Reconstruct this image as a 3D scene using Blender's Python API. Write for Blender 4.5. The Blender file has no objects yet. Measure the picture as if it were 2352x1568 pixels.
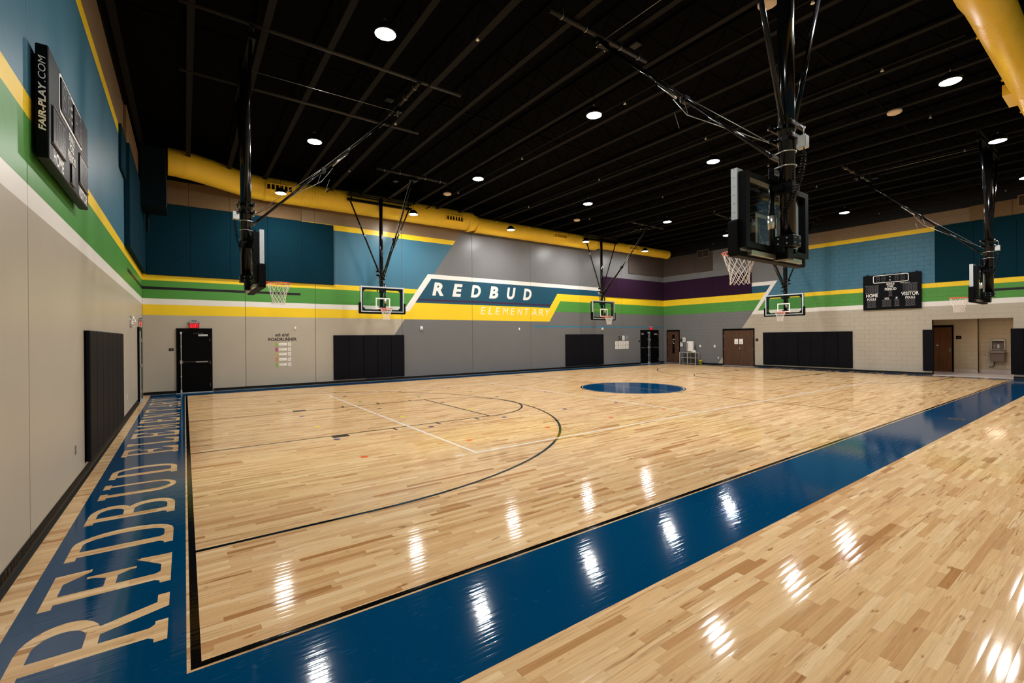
import bpy, math, random
from mathutils import Vector, Matrix

random.seed(7)
PI = math.pi
SC = bpy.context.scene
COL = SC.collection

# ------------------------------------------------------------------ camera
CAM_H = 1.85
cam_d = bpy.data.cameras.new('camera')
cam = bpy.data.objects.new('camera', cam_d)
COL.objects.link(cam)
cam_d.sensor_width = 36.0
cam_d.sensor_fit = 'HORIZONTAL'
cam_d.lens = 1049.73 / 2352 * 36.0
cam_d.shift_y = (773.88 - 784.0) / 2352
cam_d.clip_start = 0.05
cam_d.clip_end = 200
YAW, ROLL = 0.948906, -0.0087442
fw = Vector((math.cos(YAW), math.sin(YAW), 0))
rt = Vector((math.sin(YAW), -math.cos(YAW), 0))
up = Vector((0, 0, 1))
cr, sr = math.cos(ROLL), math.sin(ROLL)
ax = rt * cr + up * sr
ay = up * cr - rt * sr
az = -fw
cam.matrix_world = Matrix(((ax.x, ay.x, az.x, 0), (ax.y, ay.y, az.y, 0), (ax.z, ay.z, az.z, CAM_H), (0, 0, 0, 1)))
SC.camera = cam

# ------------------------------------------------------------------ world, lamps, exposure
w = bpy.data.worlds.new('world')
SC.world = w
w.use_nodes = True
w.node_tree.nodes['Background'].inputs[0].default_value = (0.0, 0.0, 0.0, 1)
w.node_tree.nodes['Background'].inputs[1].default_value = 0.0
LAMP_STRENGTH = 590.0
SC.view_settings.view_transform = 'Standard'
SC.view_settings.look = 'None'
SC.view_settings.exposure = 0.0
SC.view_settings.gamma = 1.0
SC.view_settings.use_curve_mapping = False
SC.cycles.max_bounces = 7
SC.cycles.diffuse_bounces = 4
SC.cycles.glossy_bounces = 3
SC.cycles.transmission_bounces = 4
SC.cycles.transparent_max_bounces = 10
SC.cycles.caustics_reflective = False
SC.cycles.caustics_refractive = False
SC.cycles.sample_clamp_indirect = 6.0

# room dimensions
XL, XR, YB, YF, ZC = -1.134, 26.95, 19.57, -1.25, 8.35

# ------------------------------------------------------------------ helpers: materials
def lin(c):
    c = c / 255.0
    return c / 12.92 if c <= 0.04045 else ((c + 0.055) / 1.055) ** 2.4

def rgb(r, g, b, k=1.0):
    return (lin(r) * k, lin(g) * k, lin(b) * k, 1)

def mat(name, col, rough=0.5, metal=0.0, spec=0.5, coat=0.0, coat_rough=0.1, grain=0.0, grain_scale=40.0, bump=0.0):
    m = bpy.data.materials.new(name)
    m.use_nodes = True
    nt = m.node_tree
    b = nt.nodes['Principled BSDF']
    b.inputs['Base Color'].default_value = col
    b.inputs['Roughness'].default_value = rough
    b.inputs['Metallic'].default_value = metal
    b.inputs['Specular IOR Level'].default_value = spec
    b.inputs['Coat Weight'].default_value = coat
    b.inputs['Coat Roughness'].default_value = coat_rough
    if grain or bump:
        geo = nt.nodes.new('ShaderNodeNewGeometry')
        n = nt.nodes.new('ShaderNodeTexNoise')
        n.inputs['Scale'].default_value = grain_scale
        n.inputs['Detail'].default_value = 4
        nt.links.new(geo.outputs['Position'], n.inputs['Vector'])
        if grain:
            mr = nt.nodes.new('ShaderNodeMapRange')
            mr.inputs['From Min'].default_value = 0.3
            mr.inputs['From Max'].default_value = 0.7
            mr.inputs['To Min'].default_value = 1 - grain
            mr.inputs['To Max'].default_value = 1 + grain
            nt.links.new(n.outputs[0], mr.inputs[0])
            mx = nt.nodes.new('ShaderNodeVectorMath')
            mx.operation = 'SCALE'
            mx.inputs[0].default_value = col[:3]
            nt.links.new(mr.outputs[0], mx.inputs['Scale'])
            nt.links.new(mx.outputs[0], b.inputs['Base Color'])
        if bump:
            bp = nt.nodes.new('ShaderNodeBump')
            bp.inputs['Strength'].default_value = bump
            bp.inputs['Distance'].default_value = 0.01
            nt.links.new(n.outputs[0], bp.inputs['Height'])
            nt.links.new(bp.outputs[0], b.inputs['Normal'])
    return m

def emit(name, col, strength):
    m = bpy.data.materials.new(name)
    m.use_nodes = True
    nt = m.node_tree
    nt.nodes.clear()
    e = nt.nodes.new('ShaderNodeEmission')
    e.inputs[0].default_value = col
    e.inputs[1].default_value = strength
    o = nt.nodes.new('ShaderNodeOutputMaterial')
    nt.links.new(e.outputs[0], o.inputs[0])
    return m

def wall_paint(name, base, regions, axis, rough=0.42, grainy=True, bump_scale=6.0, bump=0.05):
    """Painted graphics: each region is (colour, [(a, b, c), ...]) true where a*s + b*z > c for all, s along the wall."""
    m = bpy.data.materials.new(name)
    m.use_nodes = True
    nt = m.node_tree
    N, Lk = nt.nodes, nt.links
    b = N['Principled BSDF']
    b.inputs['Roughness'].default_value = rough
    b.inputs['Specular IOR Level'].default_value = 0.3
    geo = N.new('ShaderNodeNewGeometry')
    prev = None
    for col, hps in regions:
        mask = None
        for (a, bb, c) in hps:
            d = N.new('ShaderNodeVectorMath')
            d.operation = 'DOT_PRODUCT'
            Lk.new(geo.outputs['Position'], d.inputs[0])
            d.inputs[1].default_value = (a, 0, bb) if axis == 'X' else (0, a, bb)
            g = N.new('ShaderNodeMath')
            g.operation = 'GREATER_THAN'
            Lk.new(d.outputs['Value'], g.inputs[0])
            g.inputs[1].default_value = c
            if mask is None:
                mask = g.outputs[0]
            else:
                mm = N.new('ShaderNodeMath')
                mm.operation = 'MULTIPLY'
                Lk.new(mask, mm.inputs[0])
                Lk.new(g.outputs[0], mm.inputs[1])
                mask = mm.outputs[0]
        mx = N.new('ShaderNodeMix')
        mx.data_type = 'RGBA'
        Lk.new(mask, mx.inputs[0])
        if prev is None:
            mx.inputs[6].default_value = base
        else:
            Lk.new(prev, mx.inputs[6])
        mx.inputs[7].default_value = col
        prev = mx.outputs[2]
    # roller texture: small tone variation
    n = N.new('ShaderNodeTexNoise')
    n.inputs['Scale'].default_value = 1.3
    n.inputs['Detail'].default_value = 6
    Lk.new(geo.outputs['Position'], n.inputs['Vector'])
    mr = N.new('ShaderNodeMapRange')
    mr.inputs['To Min'].default_value = 0.93
    mr.inputs['To Max'].default_value = 1.07
    Lk.new(n.outputs[0], mr.inputs[0])
    sc = N.new('ShaderNodeVectorMath')
    sc.operation = 'SCALE'
    Lk.new(prev, sc.inputs[0])
    Lk.new(mr.outputs[0], sc.inputs['Scale'])
    Lk.new(sc.outputs[0], b.inputs['Base Color'])
    n2 = N.new('ShaderNodeTexNoise')
    n2.inputs['Scale'].default_value = bump_scale
    n2.inputs['Detail'].default_value = 5
    Lk.new(geo.outputs['Position'], n2.inputs['Vector'])
    bp = N.new('ShaderNodeBump')
    bp.inputs['Strength'].default_value = bump
    bp.inputs['Distance'].default_value = 0.05
    Lk.new(n2.outputs[0], bp.inputs['Height'])
    Lk.new(bp.outputs[0], b.inputs['Normal'])
    return m

def rect(s0, s1, z0, z1):
    return [(1, 0, s0), (-1, 0, -s1), (0, 1, z0), (0, -1, -z1)]

def hp(p, q, inside):
    """half-plane of the line p-q holding the point inside"""
    a, b = -(q[1] - p[1]), (q[0] - p[0])
    c = a * p[0] + b * p[1]
    if a * inside[0] + b * inside[1] < c:
        a, b, c = -a, -b, -c
    return (a, b, c)

# ------------------------------------------------------------------ helpers: meshes
class MB:
    def __init__(self):
        self.v, self.f, self.mi = [], [], []
        self.cur = 0

    def add(self, vs, fs):
        o = len(self.v)
        self.v += [tuple(p) for p in vs]
        self.f += [tuple(i + o for i in f) for f in fs]
        self.mi += [self.cur] * len(fs)
        return self

    def box(self, x0, x1, y0, y1, z0, z1):
        vs = [(x0, y0, z0), (x1, y0, z0), (x1, y1, z0), (x0, y1, z0), (x0, y0, z1), (x1, y0, z1), (x1, y1, z1), (x0, y1, z1)]
        return self.add(vs, [(0, 3, 2, 1), (4, 5, 6, 7), (0, 1, 5, 4), (1, 2, 6, 5), (2, 3, 7, 6), (3, 0, 4, 7)])

    def cbox(self, x0, x1, y0, y1, z0, z1, c=0.01):
        """box with chamfered edges"""
        def ring(y, i):
            return [(x0 + i, y, z0), (x1 - i, y, z0), (x1, y, z0 + i), (x1, y, z1 - i), (x1 - i, y, z1), (x0 + i, y, z1), (x0, y, z1 - i), (x0, y, z0 + i)]
        def inner(y):
            return [(max(x0 + c, min(x1 - c, p[0])), y, max(z0 + c, min(z1 - c, p[2]))) for p in ring(y, c)]
        r = [inner(y0), ring(y0 + c, c), ring(y1 - c, c), inner(y1)]
        vs = sum(r, [])
        fs = [tuple(range(8)), tuple(reversed(range(24, 32)))]
        for k in range(3):
            for i in range(8):
                j = (i + 1) % 8
                fs.append((k * 8 + i, k * 8 + 8 + i, k * 8 + 8 + j, k * 8 + j))
        return self.add(vs, fs)

    def tube(self, pts, r, n=8, closed=False, cap=True):
        pts = [Vector(p) for p in pts]
        m = len(pts)
        vs, fs = [], []
        prev = None
        for i, p in enumerate(pts):
            if closed:
                t = (pts[(i + 1) % m] - pts[i - 1])
            else:
                t = pts[min(i + 1, m - 1)] - pts[max(i - 1, 0)]
            t.normalize()
            if prev is None:
                a = Vector((0, 0, 1)) if abs(t.z) < 0.9 else Vector((1, 0, 0))
                u = t.cross(a).normalized()
            else:
                u = (prev - t * prev.dot(t))
                u = u.normalized() if u.length > 1e-6 else t.orthogonal().normalized()
            prev = u
            v = t.cross(u)
            rr = r[i] if isinstance(r, (list, tuple)) else r
            for k in range(n):
                a = 2 * PI * k / n
                vs.append(p + u * (rr * math.cos(a)) + v * (rr * math.sin(a)))
        segs = m if closed else m - 1
        for i in range(segs):
            j = (i + 1) % m
            for k in range(n):
                l = (k + 1) % n
                fs.append((i * n + k, i * n + l, j * n + l, j * n + k))
        if cap and not closed:
            fs.append(tuple(reversed(range(n))))
            fs.append(tuple(range((m - 1) * n, m * n)))
        return self.add(vs, fs)

    def lathe(self, prof, n=24, c=(0, 0, 0), axis='Z', cap=True):
        """prof: list of (radius, height)"""
        vs, fs = [], []
        for (r, h) in prof:
            for k in range(n):
                a = 2 * PI * k / n
                x, y = r * math.cos(a), r * math.sin(a)
                p = (x, y, h) if axis == 'Z' else ((h, x, y) if axis == 'X' else (y, h, x))
                vs.append((p[0] + c[0], p[1] + c[1], p[2] + c[2]))
        m = len(prof)
        for i in range(m - 1):
            for k in range(n):
                l = (k + 1) % n
                fs.append((i * n + k, i * n + l, (i + 1) * n + l, (i + 1) * n + k))
        if cap:
            fs.append(tuple(reversed(range(n))))
            fs.append(tuple(range((m - 1) * n, m * n)))
        return self.add(vs, fs)

    def poly(self, pts):
        return self.add(pts, [tuple(range(len(pts)))])

    def prism(self, pts, y0, y1):
        """outline in x,z pulled from y0 to y1"""
        n = len(pts)
        vs = [(p[0], y0, p[1]) for p in pts] + [(p[0], y1, p[1]) for p in pts]
        fs = [tuple(range(n)), tuple(reversed(range(n, 2 * n)))]
        for i in range(n):
            j = (i + 1) % n
            fs.append((i, i + n, j + n, j))
        return self.add(vs, fs)

    def strip(self, A, B):
        n = len(A)
        vs = list(A) + list(B)
        return self.add(vs, [(i, i + 1, n + i + 1, n + i) for i in range(n - 1)])

    def mesh(self, name, mats, smooth=False):
        me = bpy.data.meshes.new(name)
        me.from_pydata(self.v, [], self.f)
        if not isinstance(mats, (list, tuple)):
            mats = [mats]
        for m in mats:
            me.materials.append(m)
        if len(mats) > 1:
            me.polygons.foreach_set('material_index', self.mi)
        if smooth:
            me.polygons.foreach_set('use_smooth', [len(f) <= 4 for f in self.f])
        me.update()
        return me

    def build(self, name, mats, parent=None, smooth=False, label=None):
        return put(name, self.mesh(name, mats, smooth), parent, label)

def put(name, me, parent=None, label=None, loc=None):
    o = bpy.data.objects.new(name, me)
    COL.objects.link(o)
    if parent is not None:
        o.parent = parent
    if loc is not None:
        o.location = loc
    if label:
        o['label'] = label
    return o

def tag(o, label, cat, group=None):
    o['label'] = label
    o['category'] = cat
    if group:
        o['group'] = group
    return o

def thing(name, label, cat, loc=(0, 0, 0), rz=0.0, group=None):
    o = bpy.data.objects.new(name, None)
    o.empty_display_size = 0.2
    COL.objects.link(o)
    o.location = loc
    o.rotation_euler = (0, 0, rz)
    return tag(o, label, cat, group)

def struct(o):
    o['kind'] = 'structure'
    return o

def sroot(name, loc=(0, 0, 0), rz=0.0):
    o = bpy.data.objects.new(name, None)
    COL.objects.link(o)
    o.location = loc
    o.rotation_euler = (0, 0, rz)
    return struct(o)

RZ_BACK, RZ_RIGHT, RZ_LEFT = 0.0, -PI / 2, PI / 2
def at_back(x, z=0.0, d=0.0):
    return (x, YB - d, z)
def at_right(y, z=0.0, d=0.0):
    return (XR - d, y, z)
def at_left(y, z=0.0, d=0.0):
    return (XL + d, y, z)

def text_mesh(s, bold=0.0, shear=0.0, space=1.0):
    cu = bpy.data.curves.new('lettering', 'FONT')
    cu.body = s
    cu.size = 1.0
    cu.offset = bold
    cu.shear = shear
    cu.space_character = space
    cu.resolution_u = 4
    ob = bpy.data.objects.new('lettering', cu)
    me = bpy.data.meshes.new_from_object(ob)
    bpy.data.objects.remove(ob)
    return me

def letters(parent, s, x0, x1, z0, z1, y, m, bold=0.0, shear=0.0, space=1.0, name='lettering', thick=0.0, rot90=False):
    """text fitted to a box in the local x-z plane, facing -y"""
    me = text_mesh(s, bold, shear, space)
    vs = [v.co.copy() for v in me.vertices]
    fs = [tuple(p.vertices) for p in me.polygons]
    bpy.data.meshes.remove(me)
    ax0, ax1 = min(v.x for v in vs), max(v.x for v in vs)
    ay0, ay1 = min(v.y for v in vs), max(v.y for v in vs)
    b = MB()
    out = []
    for v in vs:
        fx, fz = (v.x - ax0) / (ax1 - ax0), (v.y - ay0) / max(1e-6, ay1 - ay0)
        if rot90:
            out.append((x1 - fz * (x1 - x0), y, z0 + fx * (z1 - z0)))
        else:
            out.append((x0 + fx * (x1 - x0), y, z0 + fz * (z1 - z0)))
    b.add(out, fs)
    o = b.build(name, m, parent)
    if thick:
        md = o.modifiers.new('thick', 'SOLIDIFY')
        md.thickness = thick
        md.offset = 0
    return o

# ------------------------------------------------------------------ colours
K = 1.0
C_BEIGE = rgb(178, 169, 154)
C_GREY = rgb(110, 110, 111)
C_BLUE = rgb(62, 110, 132)
C_YEL = rgb(240, 203, 40)
C_GRN = rgb(78, 142, 62)
C_WHITE = rgb(228, 224, 218)
C_DARK = rgb(30, 19, 32)
C_TEAL = rgb(24, 76, 98)
C_TAN = rgb(130, 110, 86)
C_PURP = rgb(62, 36, 66)
C_BLACK = rgb(9, 9, 10)
C_LBLUE = rgb(52, 122, 152)

M_BLACK = mat('black_powder_coat', rgb(10, 10, 12), 0.3, spec=0.16)
M_BLACK_GLOSS = mat('black_gloss_tube', rgb(9, 9, 11), 0.14, spec=0.32)
M_BLACK_MATTE = mat('black_matte', rgb(7, 7, 8), 0.6, spec=0.08)
M_CEIL = mat('black_ceiling_paint', rgb(5, 5, 6), 0.9, spec=0.05)
M_JOIST = mat('black_joist_paint', rgb(23, 22, 22), 0.7, spec=0.1)
M_PAD = mat('black_vinyl', rgb(19, 19, 23), 0.5, spec=0.05, bump=0.03, grain_scale=30)
M_STEEL = mat('brushed_steel', rgb(190, 188, 184), 0.32, metal=1.0)
M_ALU = mat('aluminium_frame', rgb(205, 210, 216), 0.38, metal=0.55)
M_ZINC = mat('zinc_plated', rgb(215, 214, 210), 0.3, metal=0.9)
M_CABLE = mat('steel_cable', rgb(170, 168, 164), 0.35, metal=0.8)
M_ORANGE = mat('orange_rim_paint', rgb(232, 78, 36), 0.4)
M_NET = mat('white_nylon_net', rgb(238, 230, 222), 0.8)
M_WHITEP = mat('white_print', rgb(236, 234, 230), 0.5)
M_WHITE = mat('white_plastic', rgb(232, 230, 226), 0.4)
M_PAPER = mat('white_paper', rgb(235, 232, 226), 0.8)
M_INK = mat('black_ink', rgb(16, 15, 16), 0.6)
M_GREYINK = mat('grey_ink', rgb(120, 118, 122), 0.7)
M_DUCT = mat('yellow_duct_paint', rgb(255, 212, 58), 0.4, spec=0.4)
M_DUCTIN = mat('dark_duct_inside', rgb(26, 19, 8), 0.8, spec=0.1)
M_PIPE = mat('black_steel_pipe', rgb(40, 36, 33), 0.4, spec=0.3)
M_TEALFAB = mat('dark_teal_fabric', rgb(10, 42, 54), 0.95, spec=0.05, grain=0.28, grain_scale=60, bump=0.25)
M_PURPFAB = mat('purple_fabric', rgb(45, 25, 45), 0.95, spec=0.05, grain=0.22, grain_scale=60, bump=0.25)
M_TANFAB = mat('tan_fabric', rgb(118, 96, 70), 0.95, spec=0.05, grain=0.2, grain_scale=70, bump=0.25)
M_GREYFAB = mat('grey_brown_fabric', rgb(76, 68, 63), 0.95, spec=0.05, grain=0.12, grain_scale=70, bump=0.2)
M_TEALBOX = mat('dark_teal_box', rgb(6, 20, 27), 0.7, spec=0.1)
M_SENSOR = mat('beige_plastic', rgb(228, 204, 178), 0.5)
M_DOORBLK = mat('black_door_paint', rgb(6, 6, 7), 0.4, spec=0.07)
M_SCORE = mat('scoreboard_black', rgb(9, 10, 14), 0.4, spec=0.08)
M_DIGWIN = mat('smoked_display', rgb(34, 33, 36), 0.3, spec=0.25)
M_SEG = mat('unlit_segment', rgb(84, 81, 86), 0.4)
M_PLAQUE = mat('black_plaque', rgb(13, 13, 15), 0.4, spec=0.15)
M_YBUCKET = mat('yellow_bucket', rgb(236, 222, 40), 0.4)
M_RED = emit('red_sign_glow', rgb(255, 40, 52), 1.6)
M_BRICKPAD = mat('wood_door', rgb(84, 58, 42), 0.4)

def wood_door(name, ca, cb):
    m = bpy.data.materials.new(name)
    m.use_nodes = True
    nt = m.node_tree
    b = nt.nodes['Principled BSDF']
    b.inputs['Roughness'].default_value = 0.36
    geo = nt.nodes.new('ShaderNodeNewGeometry')
    mp = nt.nodes.new('ShaderNodeMapping')
    mp.inputs['Scale'].default_value = (5, 5, 0.35)
    nz = nt.nodes.new('ShaderNodeTexNoise')
    nz.inputs['Scale'].default_value = 4
    nz.inputs['Detail'].default_value = 6
    nz.inputs['Distortion'].default_value = 0.6
    rp = nt.nodes.new('ShaderNodeValToRGB')
    rp.color_ramp.elements[0].position = 0.3
    rp.color_ramp.elements[0].color = ca
    rp.color_ramp.elements[1].position = 0.7
    rp.color_ramp.elements[1].color = cb
    nt.links.new(geo.outputs['Position'], mp.inputs[0])
    nt.links.new(mp.outputs[0], nz.inputs['Vector'])
    nt.links.new(nz.outputs[0], rp.inputs[0])
    nt.links.new(rp.outputs[0], b.inputs['Base Color'])
    return m
M_WDOOR = wood_door('walnut_door', rgb(66, 44, 31), rgb(92, 64, 44))
M_WDOOR2 = wood_door('walnut_door_warm', rgb(92, 58, 34), rgb(128, 84, 50))

def glass_mat(name, tint, refl=1.5):
    m = bpy.data.materials.new(name)
    m.use_nodes = True
    nt = m.node_tree
    nt.nodes.clear()
    tr = nt.nodes.new('ShaderNodeBsdfTransparent')
    tr.inputs[0].default_value = tint
    gl = nt.nodes.new('ShaderNodeBsdfGlossy')
    gl.inputs['Roughness'].default_value = 0.02
    fr = nt.nodes.new('ShaderNodeFresnel')
    geo = nt.nodes.new('ShaderNodeNewGeometry')
    io = nt.nodes.new('ShaderNodeMapRange')          # index seen from outside on both faces of the sheet
    io.inputs['To Min'].default_value = refl
    io.inputs['To Max'].default_value = 1.0 / refl
    nt.links.new(geo.outputs['Backfacing'], io.inputs[0])
    nt.links.new(io.outputs[0], fr.inputs[0])
    mx = nt.nodes.new('ShaderNodeMixShader')
    o = nt.nodes.new('ShaderNodeOutputMaterial')
    nt.links.new(fr.outputs[0], mx.inputs[0])
    nt.links.new(tr.outputs[0], mx.inputs[1])
    nt.links.new(gl.outputs[0], mx.inputs[2])
    nt.links.new(mx.outputs[0], o.inputs[0])
    return m
M_GLASS = glass_mat('clear_tempered_glass', (0.90, 0.95, 0.94, 1))

# ------------------------------------------------------------------ floor wood
PW = 0.0572
def fr(x):
    return x - math.floor(x)
def row_par(r):
    return fr(r * 0.61803) * 7.0, 0.36 + 0.55 * fr(r * 0.75488)
def bound(c, r):
    off, L = row_par(r)
    return (c + 0.6 * (fr(c * 0.754877 + r * 0.56984) - 0.5)) * L - off - 20.0

def floor_wood():
    m = bpy.data.materials.new('maple_strip_floor')
    m.use_nodes = True
    nt = m.node_tree
    N, Lk = nt.nodes, nt.links
    b = N['Principled BSDF']
    geo = N.new('ShaderNodeNewGeometry')
    sp = N.new('ShaderNodeSeparateXYZ')
    Lk.new(geo.outputs['Position'], sp.inputs[0])
    def M(op, a, bb=None, c=None):
        n = N.new('ShaderNodeMath')
        n.operation = op
        for i, v in enumerate((a, bb, c)):
            if v is None:
                continue
            if isinstance(v, (int, float)):
                n.inputs[i].default_value = v
            else:
                Lk.new(v, n.inputs[i])
        return n.outputs[0]
    x, y = sp.outputs[0], sp.outputs[1]
    row = M('FLOOR', M('DIVIDE', y, PW))
    off = M('MULTIPLY', M('FRACT', M('MULTIPLY', row, 0.61803)), 7.0)
    L = M('MULTIPLY_ADD', M('FRACT', M('MULTIPLY', row, 0.75488)), 0.55, 0.36)
    t = M('DIVIDE', M('ADD', M('ADD', x, 20.0), off), L)
    c0 = M('FLOOR', M('ADD', t, 0.5))
    q = M('FRACT', M('MULTIPLY_ADD', c0, 0.754877, M('MULTIPLY', row, 0.56984)))
    pos = M('ADD', c0, M('MULTIPLY', M('SUBTRACT', q, 0.5), 0.6))
    idn = M('SUBTRACT', c0, M('LESS_THAN', t, pos))
    cv = N.new('ShaderNodeCombineXYZ')
    Lk.new(row, cv.inputs[0])
    Lk.new(idn, cv.inputs[1])
    wn = N.new('ShaderNodeTexWhiteNoise')
    wn.noise_dimensions = '3D'
    Lk.new(cv.outputs[0], wn.inputs['Vector'])
    ss = N.new('ShaderNodeSeparateColor')
    Lk.new(wn.outputs['Color'], ss.inputs[0])
    rp = N.new('ShaderNodeValToRGB')
    el = rp.color_ramp.elements
    el[0].position, el[0].color = 0.0, rgb(172, 124, 78)
    el[1].position, el[1].color = 1.0, rgb(227, 195, 152)
    for p, c in ((0.04, rgb(192, 147, 100)), (0.16, rgb(207, 167, 120)), (0.5, rgb(216, 178, 131)), (0.85, rgb(222, 187, 141))):
        e = el.new(p)
        e.color = c
    Lk.new(ss.outputs[0], rp.inputs[0])
    # long grain inside each plank
    gv = N.new('ShaderNodeCombineXYZ')
    Lk.new(M('MULTIPLY_ADD', x, 1.6, M('MULTIPLY', ss.outputs[1], 91.0)), gv.inputs[0])
    Lk.new(M('MULTIPLY', y, 34.0), gv.inputs[1])
    Lk.new(M('MULTIPLY', ss.outputs[2], 57.0), gv.inputs[2])
    nz = N.new('ShaderNodeTexNoise')
    nz.inputs['Scale'].default_value = 1.7
    nz.inputs['Detail'].default_value = 6
    nz.inputs['Roughness'].default_value = 0.62
    nz.inputs['Distortion'].default_value = 0.5
    Lk.new(gv.outputs[0], nz.inputs['Vector'])
    mr = N.new('ShaderNodeMapRange')
    mr.inputs['From Min'].default_value = 0.28
    mr.inputs['From Max'].default_value = 0.72
    mr.inputs['To Min'].default_value = 0.82
    mr.inputs['To Max'].default_value = 1.1
    Lk.new(nz.outputs[0], mr.inputs[0])
    sc = N.new('ShaderNodeVectorMath')
    sc.operation = 'SCALE'
    Lk.new(rp.outputs[0], sc.inputs[0])
    Lk.new(mr.outputs[0], sc.inputs['Scale'])
    # brown heartwood streaks on some planks
    n2 = N.new('ShaderNodeTexNoise')
    n2.inputs['Scale'].default_value = 0.9
    n2.inputs['Detail'].default_value = 4
    n2.inputs['Distortion'].default_value = 1.2
    Lk.new(gv.outputs[0], n2.inputs['Vector'])
    st = N.new('ShaderNodeMapRange')
    st.inputs['From Min'].default_value = 0.52
    st.inputs['From Max'].default_value = 0.68
    Lk.new(n2.outputs[0], st.inputs[0])
    sel = N.new('ShaderNodeMapRange')
    sel.inputs['From Min'].default_value = 0.55
    sel.inputs['From Max'].default_value = 0.95
    Lk.new(ss.outputs[2], sel.inputs[0])
    mx = N.new('ShaderNodeMix')
    mx.data_type = 'RGBA'
    Lk.new(M('MULTIPLY', M('MULTIPLY', st.outputs[0], sel.outputs[0]), 0.8), mx.inputs[0])
    Lk.new(sc.outputs[0], mx.inputs[6])
    mx.inputs[7].default_value = rgb(140, 86, 42)
    # knots and mineral flecks
    fv = N.new('ShaderNodeCombineXYZ')
    Lk.new(M('MULTIPLY', x, 5.0), fv.inputs[0])
    Lk.new(M('MULTIPLY', y, 20.0), fv.inputs[1])
    n3 = N.new('ShaderNodeTexNoise')
    n3.inputs['Scale'].default_value = 1.0
    n3.inputs['Detail'].default_value = 3
    Lk.new(fv.outputs[0], n3.inputs['Vector'])
    fk = N.new('ShaderNodeMapRange')
    fk.inputs['From Min'].default_value = 0.655
    fk.inputs['From Max'].default_value = 0.73
    fk.inputs['To Max'].default_value = 0.75
    Lk.new(n3.outputs[0], fk.inputs[0])
    mk = N.new('ShaderNodeMix')
    mk.data_type = 'RGBA'
    Lk.new(fk.outputs[0], mk.inputs[0])
    Lk.new(mx.outputs[2], mk.inputs[6])
    mk.inputs[7].default_value = rgb(138, 86, 46)
    Lk.new(mk.outputs[2], b.inputs['Base Color'])
    b.inputs['Roughness'].default_value = 0.6
    b.inputs['Specular IOR Level'].default_value = 0.0
    b.inputs['Coat Weight'].default_value = 0.6
    b.inputs['Coat Roughness'].default_value = 0.08
    b.inputs['Coat IOR'].default_value = 1.42
    # each plank lies very slightly out of level, and the finish is a little wavy
    cn = N.new('ShaderNodeCombineXYZ')
    Lk.new(M('MULTIPLY', M('SUBTRACT', ss.outputs[1], 0.5), 0.0015), cn.inputs[0])
    cup = M('MULTIPLY', M('SUBTRACT', M('FRACT', M('DIVIDE', y, PW)), 0.5), 0.032)
    Lk.new(M('ADD', M('MULTIPLY', M('SUBTRACT', ss.outputs[2], 0.5), 0.012), cup), cn.inputs[1])
    ad = N.new('ShaderNodeVectorMath')
    ad.operation = 'ADD'
    Lk.new(geo.outputs['Normal'], ad.inputs[0])
    Lk.new(cn.outputs[0], ad.inputs[1])
    nn = N.new('ShaderNodeVectorMath')
    nn.operation = 'NORMALIZE'
    Lk.new(ad.outputs[0], nn.inputs[0])
    Lk.new(nn.outputs[0], b.inputs['Coat Normal'])
    return m
M_WOOD = floor_wood()
M_GAP = mat('dark_subfloor', rgb(110, 74, 44), 0.8)

def paint_floor(name, col):
    m = mat(name, col, 0.6, spec=0.0, coat=0.75, coat_rough=0.065)
    nt = m.node_tree
    b = nt.nodes['Principled BSDF']
    geo = nt.nodes.new('ShaderNodeNewGeometry')
    mp = nt.nodes.new('ShaderNodeMapping')
    mp.inputs['Scale'].default_value = (2.2, 34.0, 1)
    nz = nt.nodes.new('ShaderNodeTexNoise')
    nz.inputs['Scale'].default_value = 1.0
    nz.inputs['Detail'].default_value = 3
    bp = nt.nodes.new('ShaderNodeBump')
    bp.inputs['Strength'].default_value = 0.22
    bp.inputs['Distance'].default_value = 0.004
    nt.links.new(geo.outputs['Position'], mp.inputs[0])
    nt.links.new(mp.outputs[0], nz.inputs['Vector'])
    nt.links.new(nz.outputs[0], bp.inputs['Height'])
    nt.links.new(bp.outputs[0], b.inputs['Coat Normal'])
    # fine scuffs, lighter than the paint
    m2 = nt.nodes.new('ShaderNodeMapping')
    m2.inputs['Scale'].default_value = (6, 50, 1)
    m2.inputs['Rotation'].default_value = (0, 0, 0.2)
    n3 = nt.nodes.new('ShaderNodeTexNoise')
    n3.inputs['Scale'].default_value = 2.0
    n3.inputs['Detail'].default_value = 8
    rg = nt.nodes.new('ShaderNodeMapRange')
    rg.inputs['From Min'].default_value = 0.64
    rg.inputs['From Max'].default_value = 0.76
    rg.inputs['To Max'].default_value = 0.35
    mx = nt.nodes.new('ShaderNodeMix')
    mx.data_type = 'RGBA'
    nt.links.new(geo.outputs['Position'], m2.inputs[0])
    nt.links.new(m2.outputs[0], n3.inputs['Vector'])
    nt.links.new(n3.outputs[0], rg.inputs[0])
    nt.links.new(rg.outputs[0], mx.inputs[0])
    mx.inputs[6].default_value = col
    mx.inputs[7].default_value = (min(1, col[0] + 0.12), min(1, col[1] + 0.14), min(1, col[2] + 0.15), 1)
    nt.links.new(mx.outputs[2], b.inputs['Base Color'])
    return m
M_FBLUE = paint_floor('blue_floor_paint', rgb(0, 58, 94))
M_FBLACK = paint_floor('black_floor_paint', rgb(10, 10, 11))
M_FWHITE = paint_floor('white_floor_paint', rgb(232, 226, 220))
M_FGREY = paint_floor('grey_line_paint', rgb(120, 116, 110))

FLOOR = MB().box(XL - 0.02, XR + 0.02, YF - 0.02, YB + 0.02, -0.12, -0.0015).build('floor', M_GAP)
struct(FLOOR)
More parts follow.
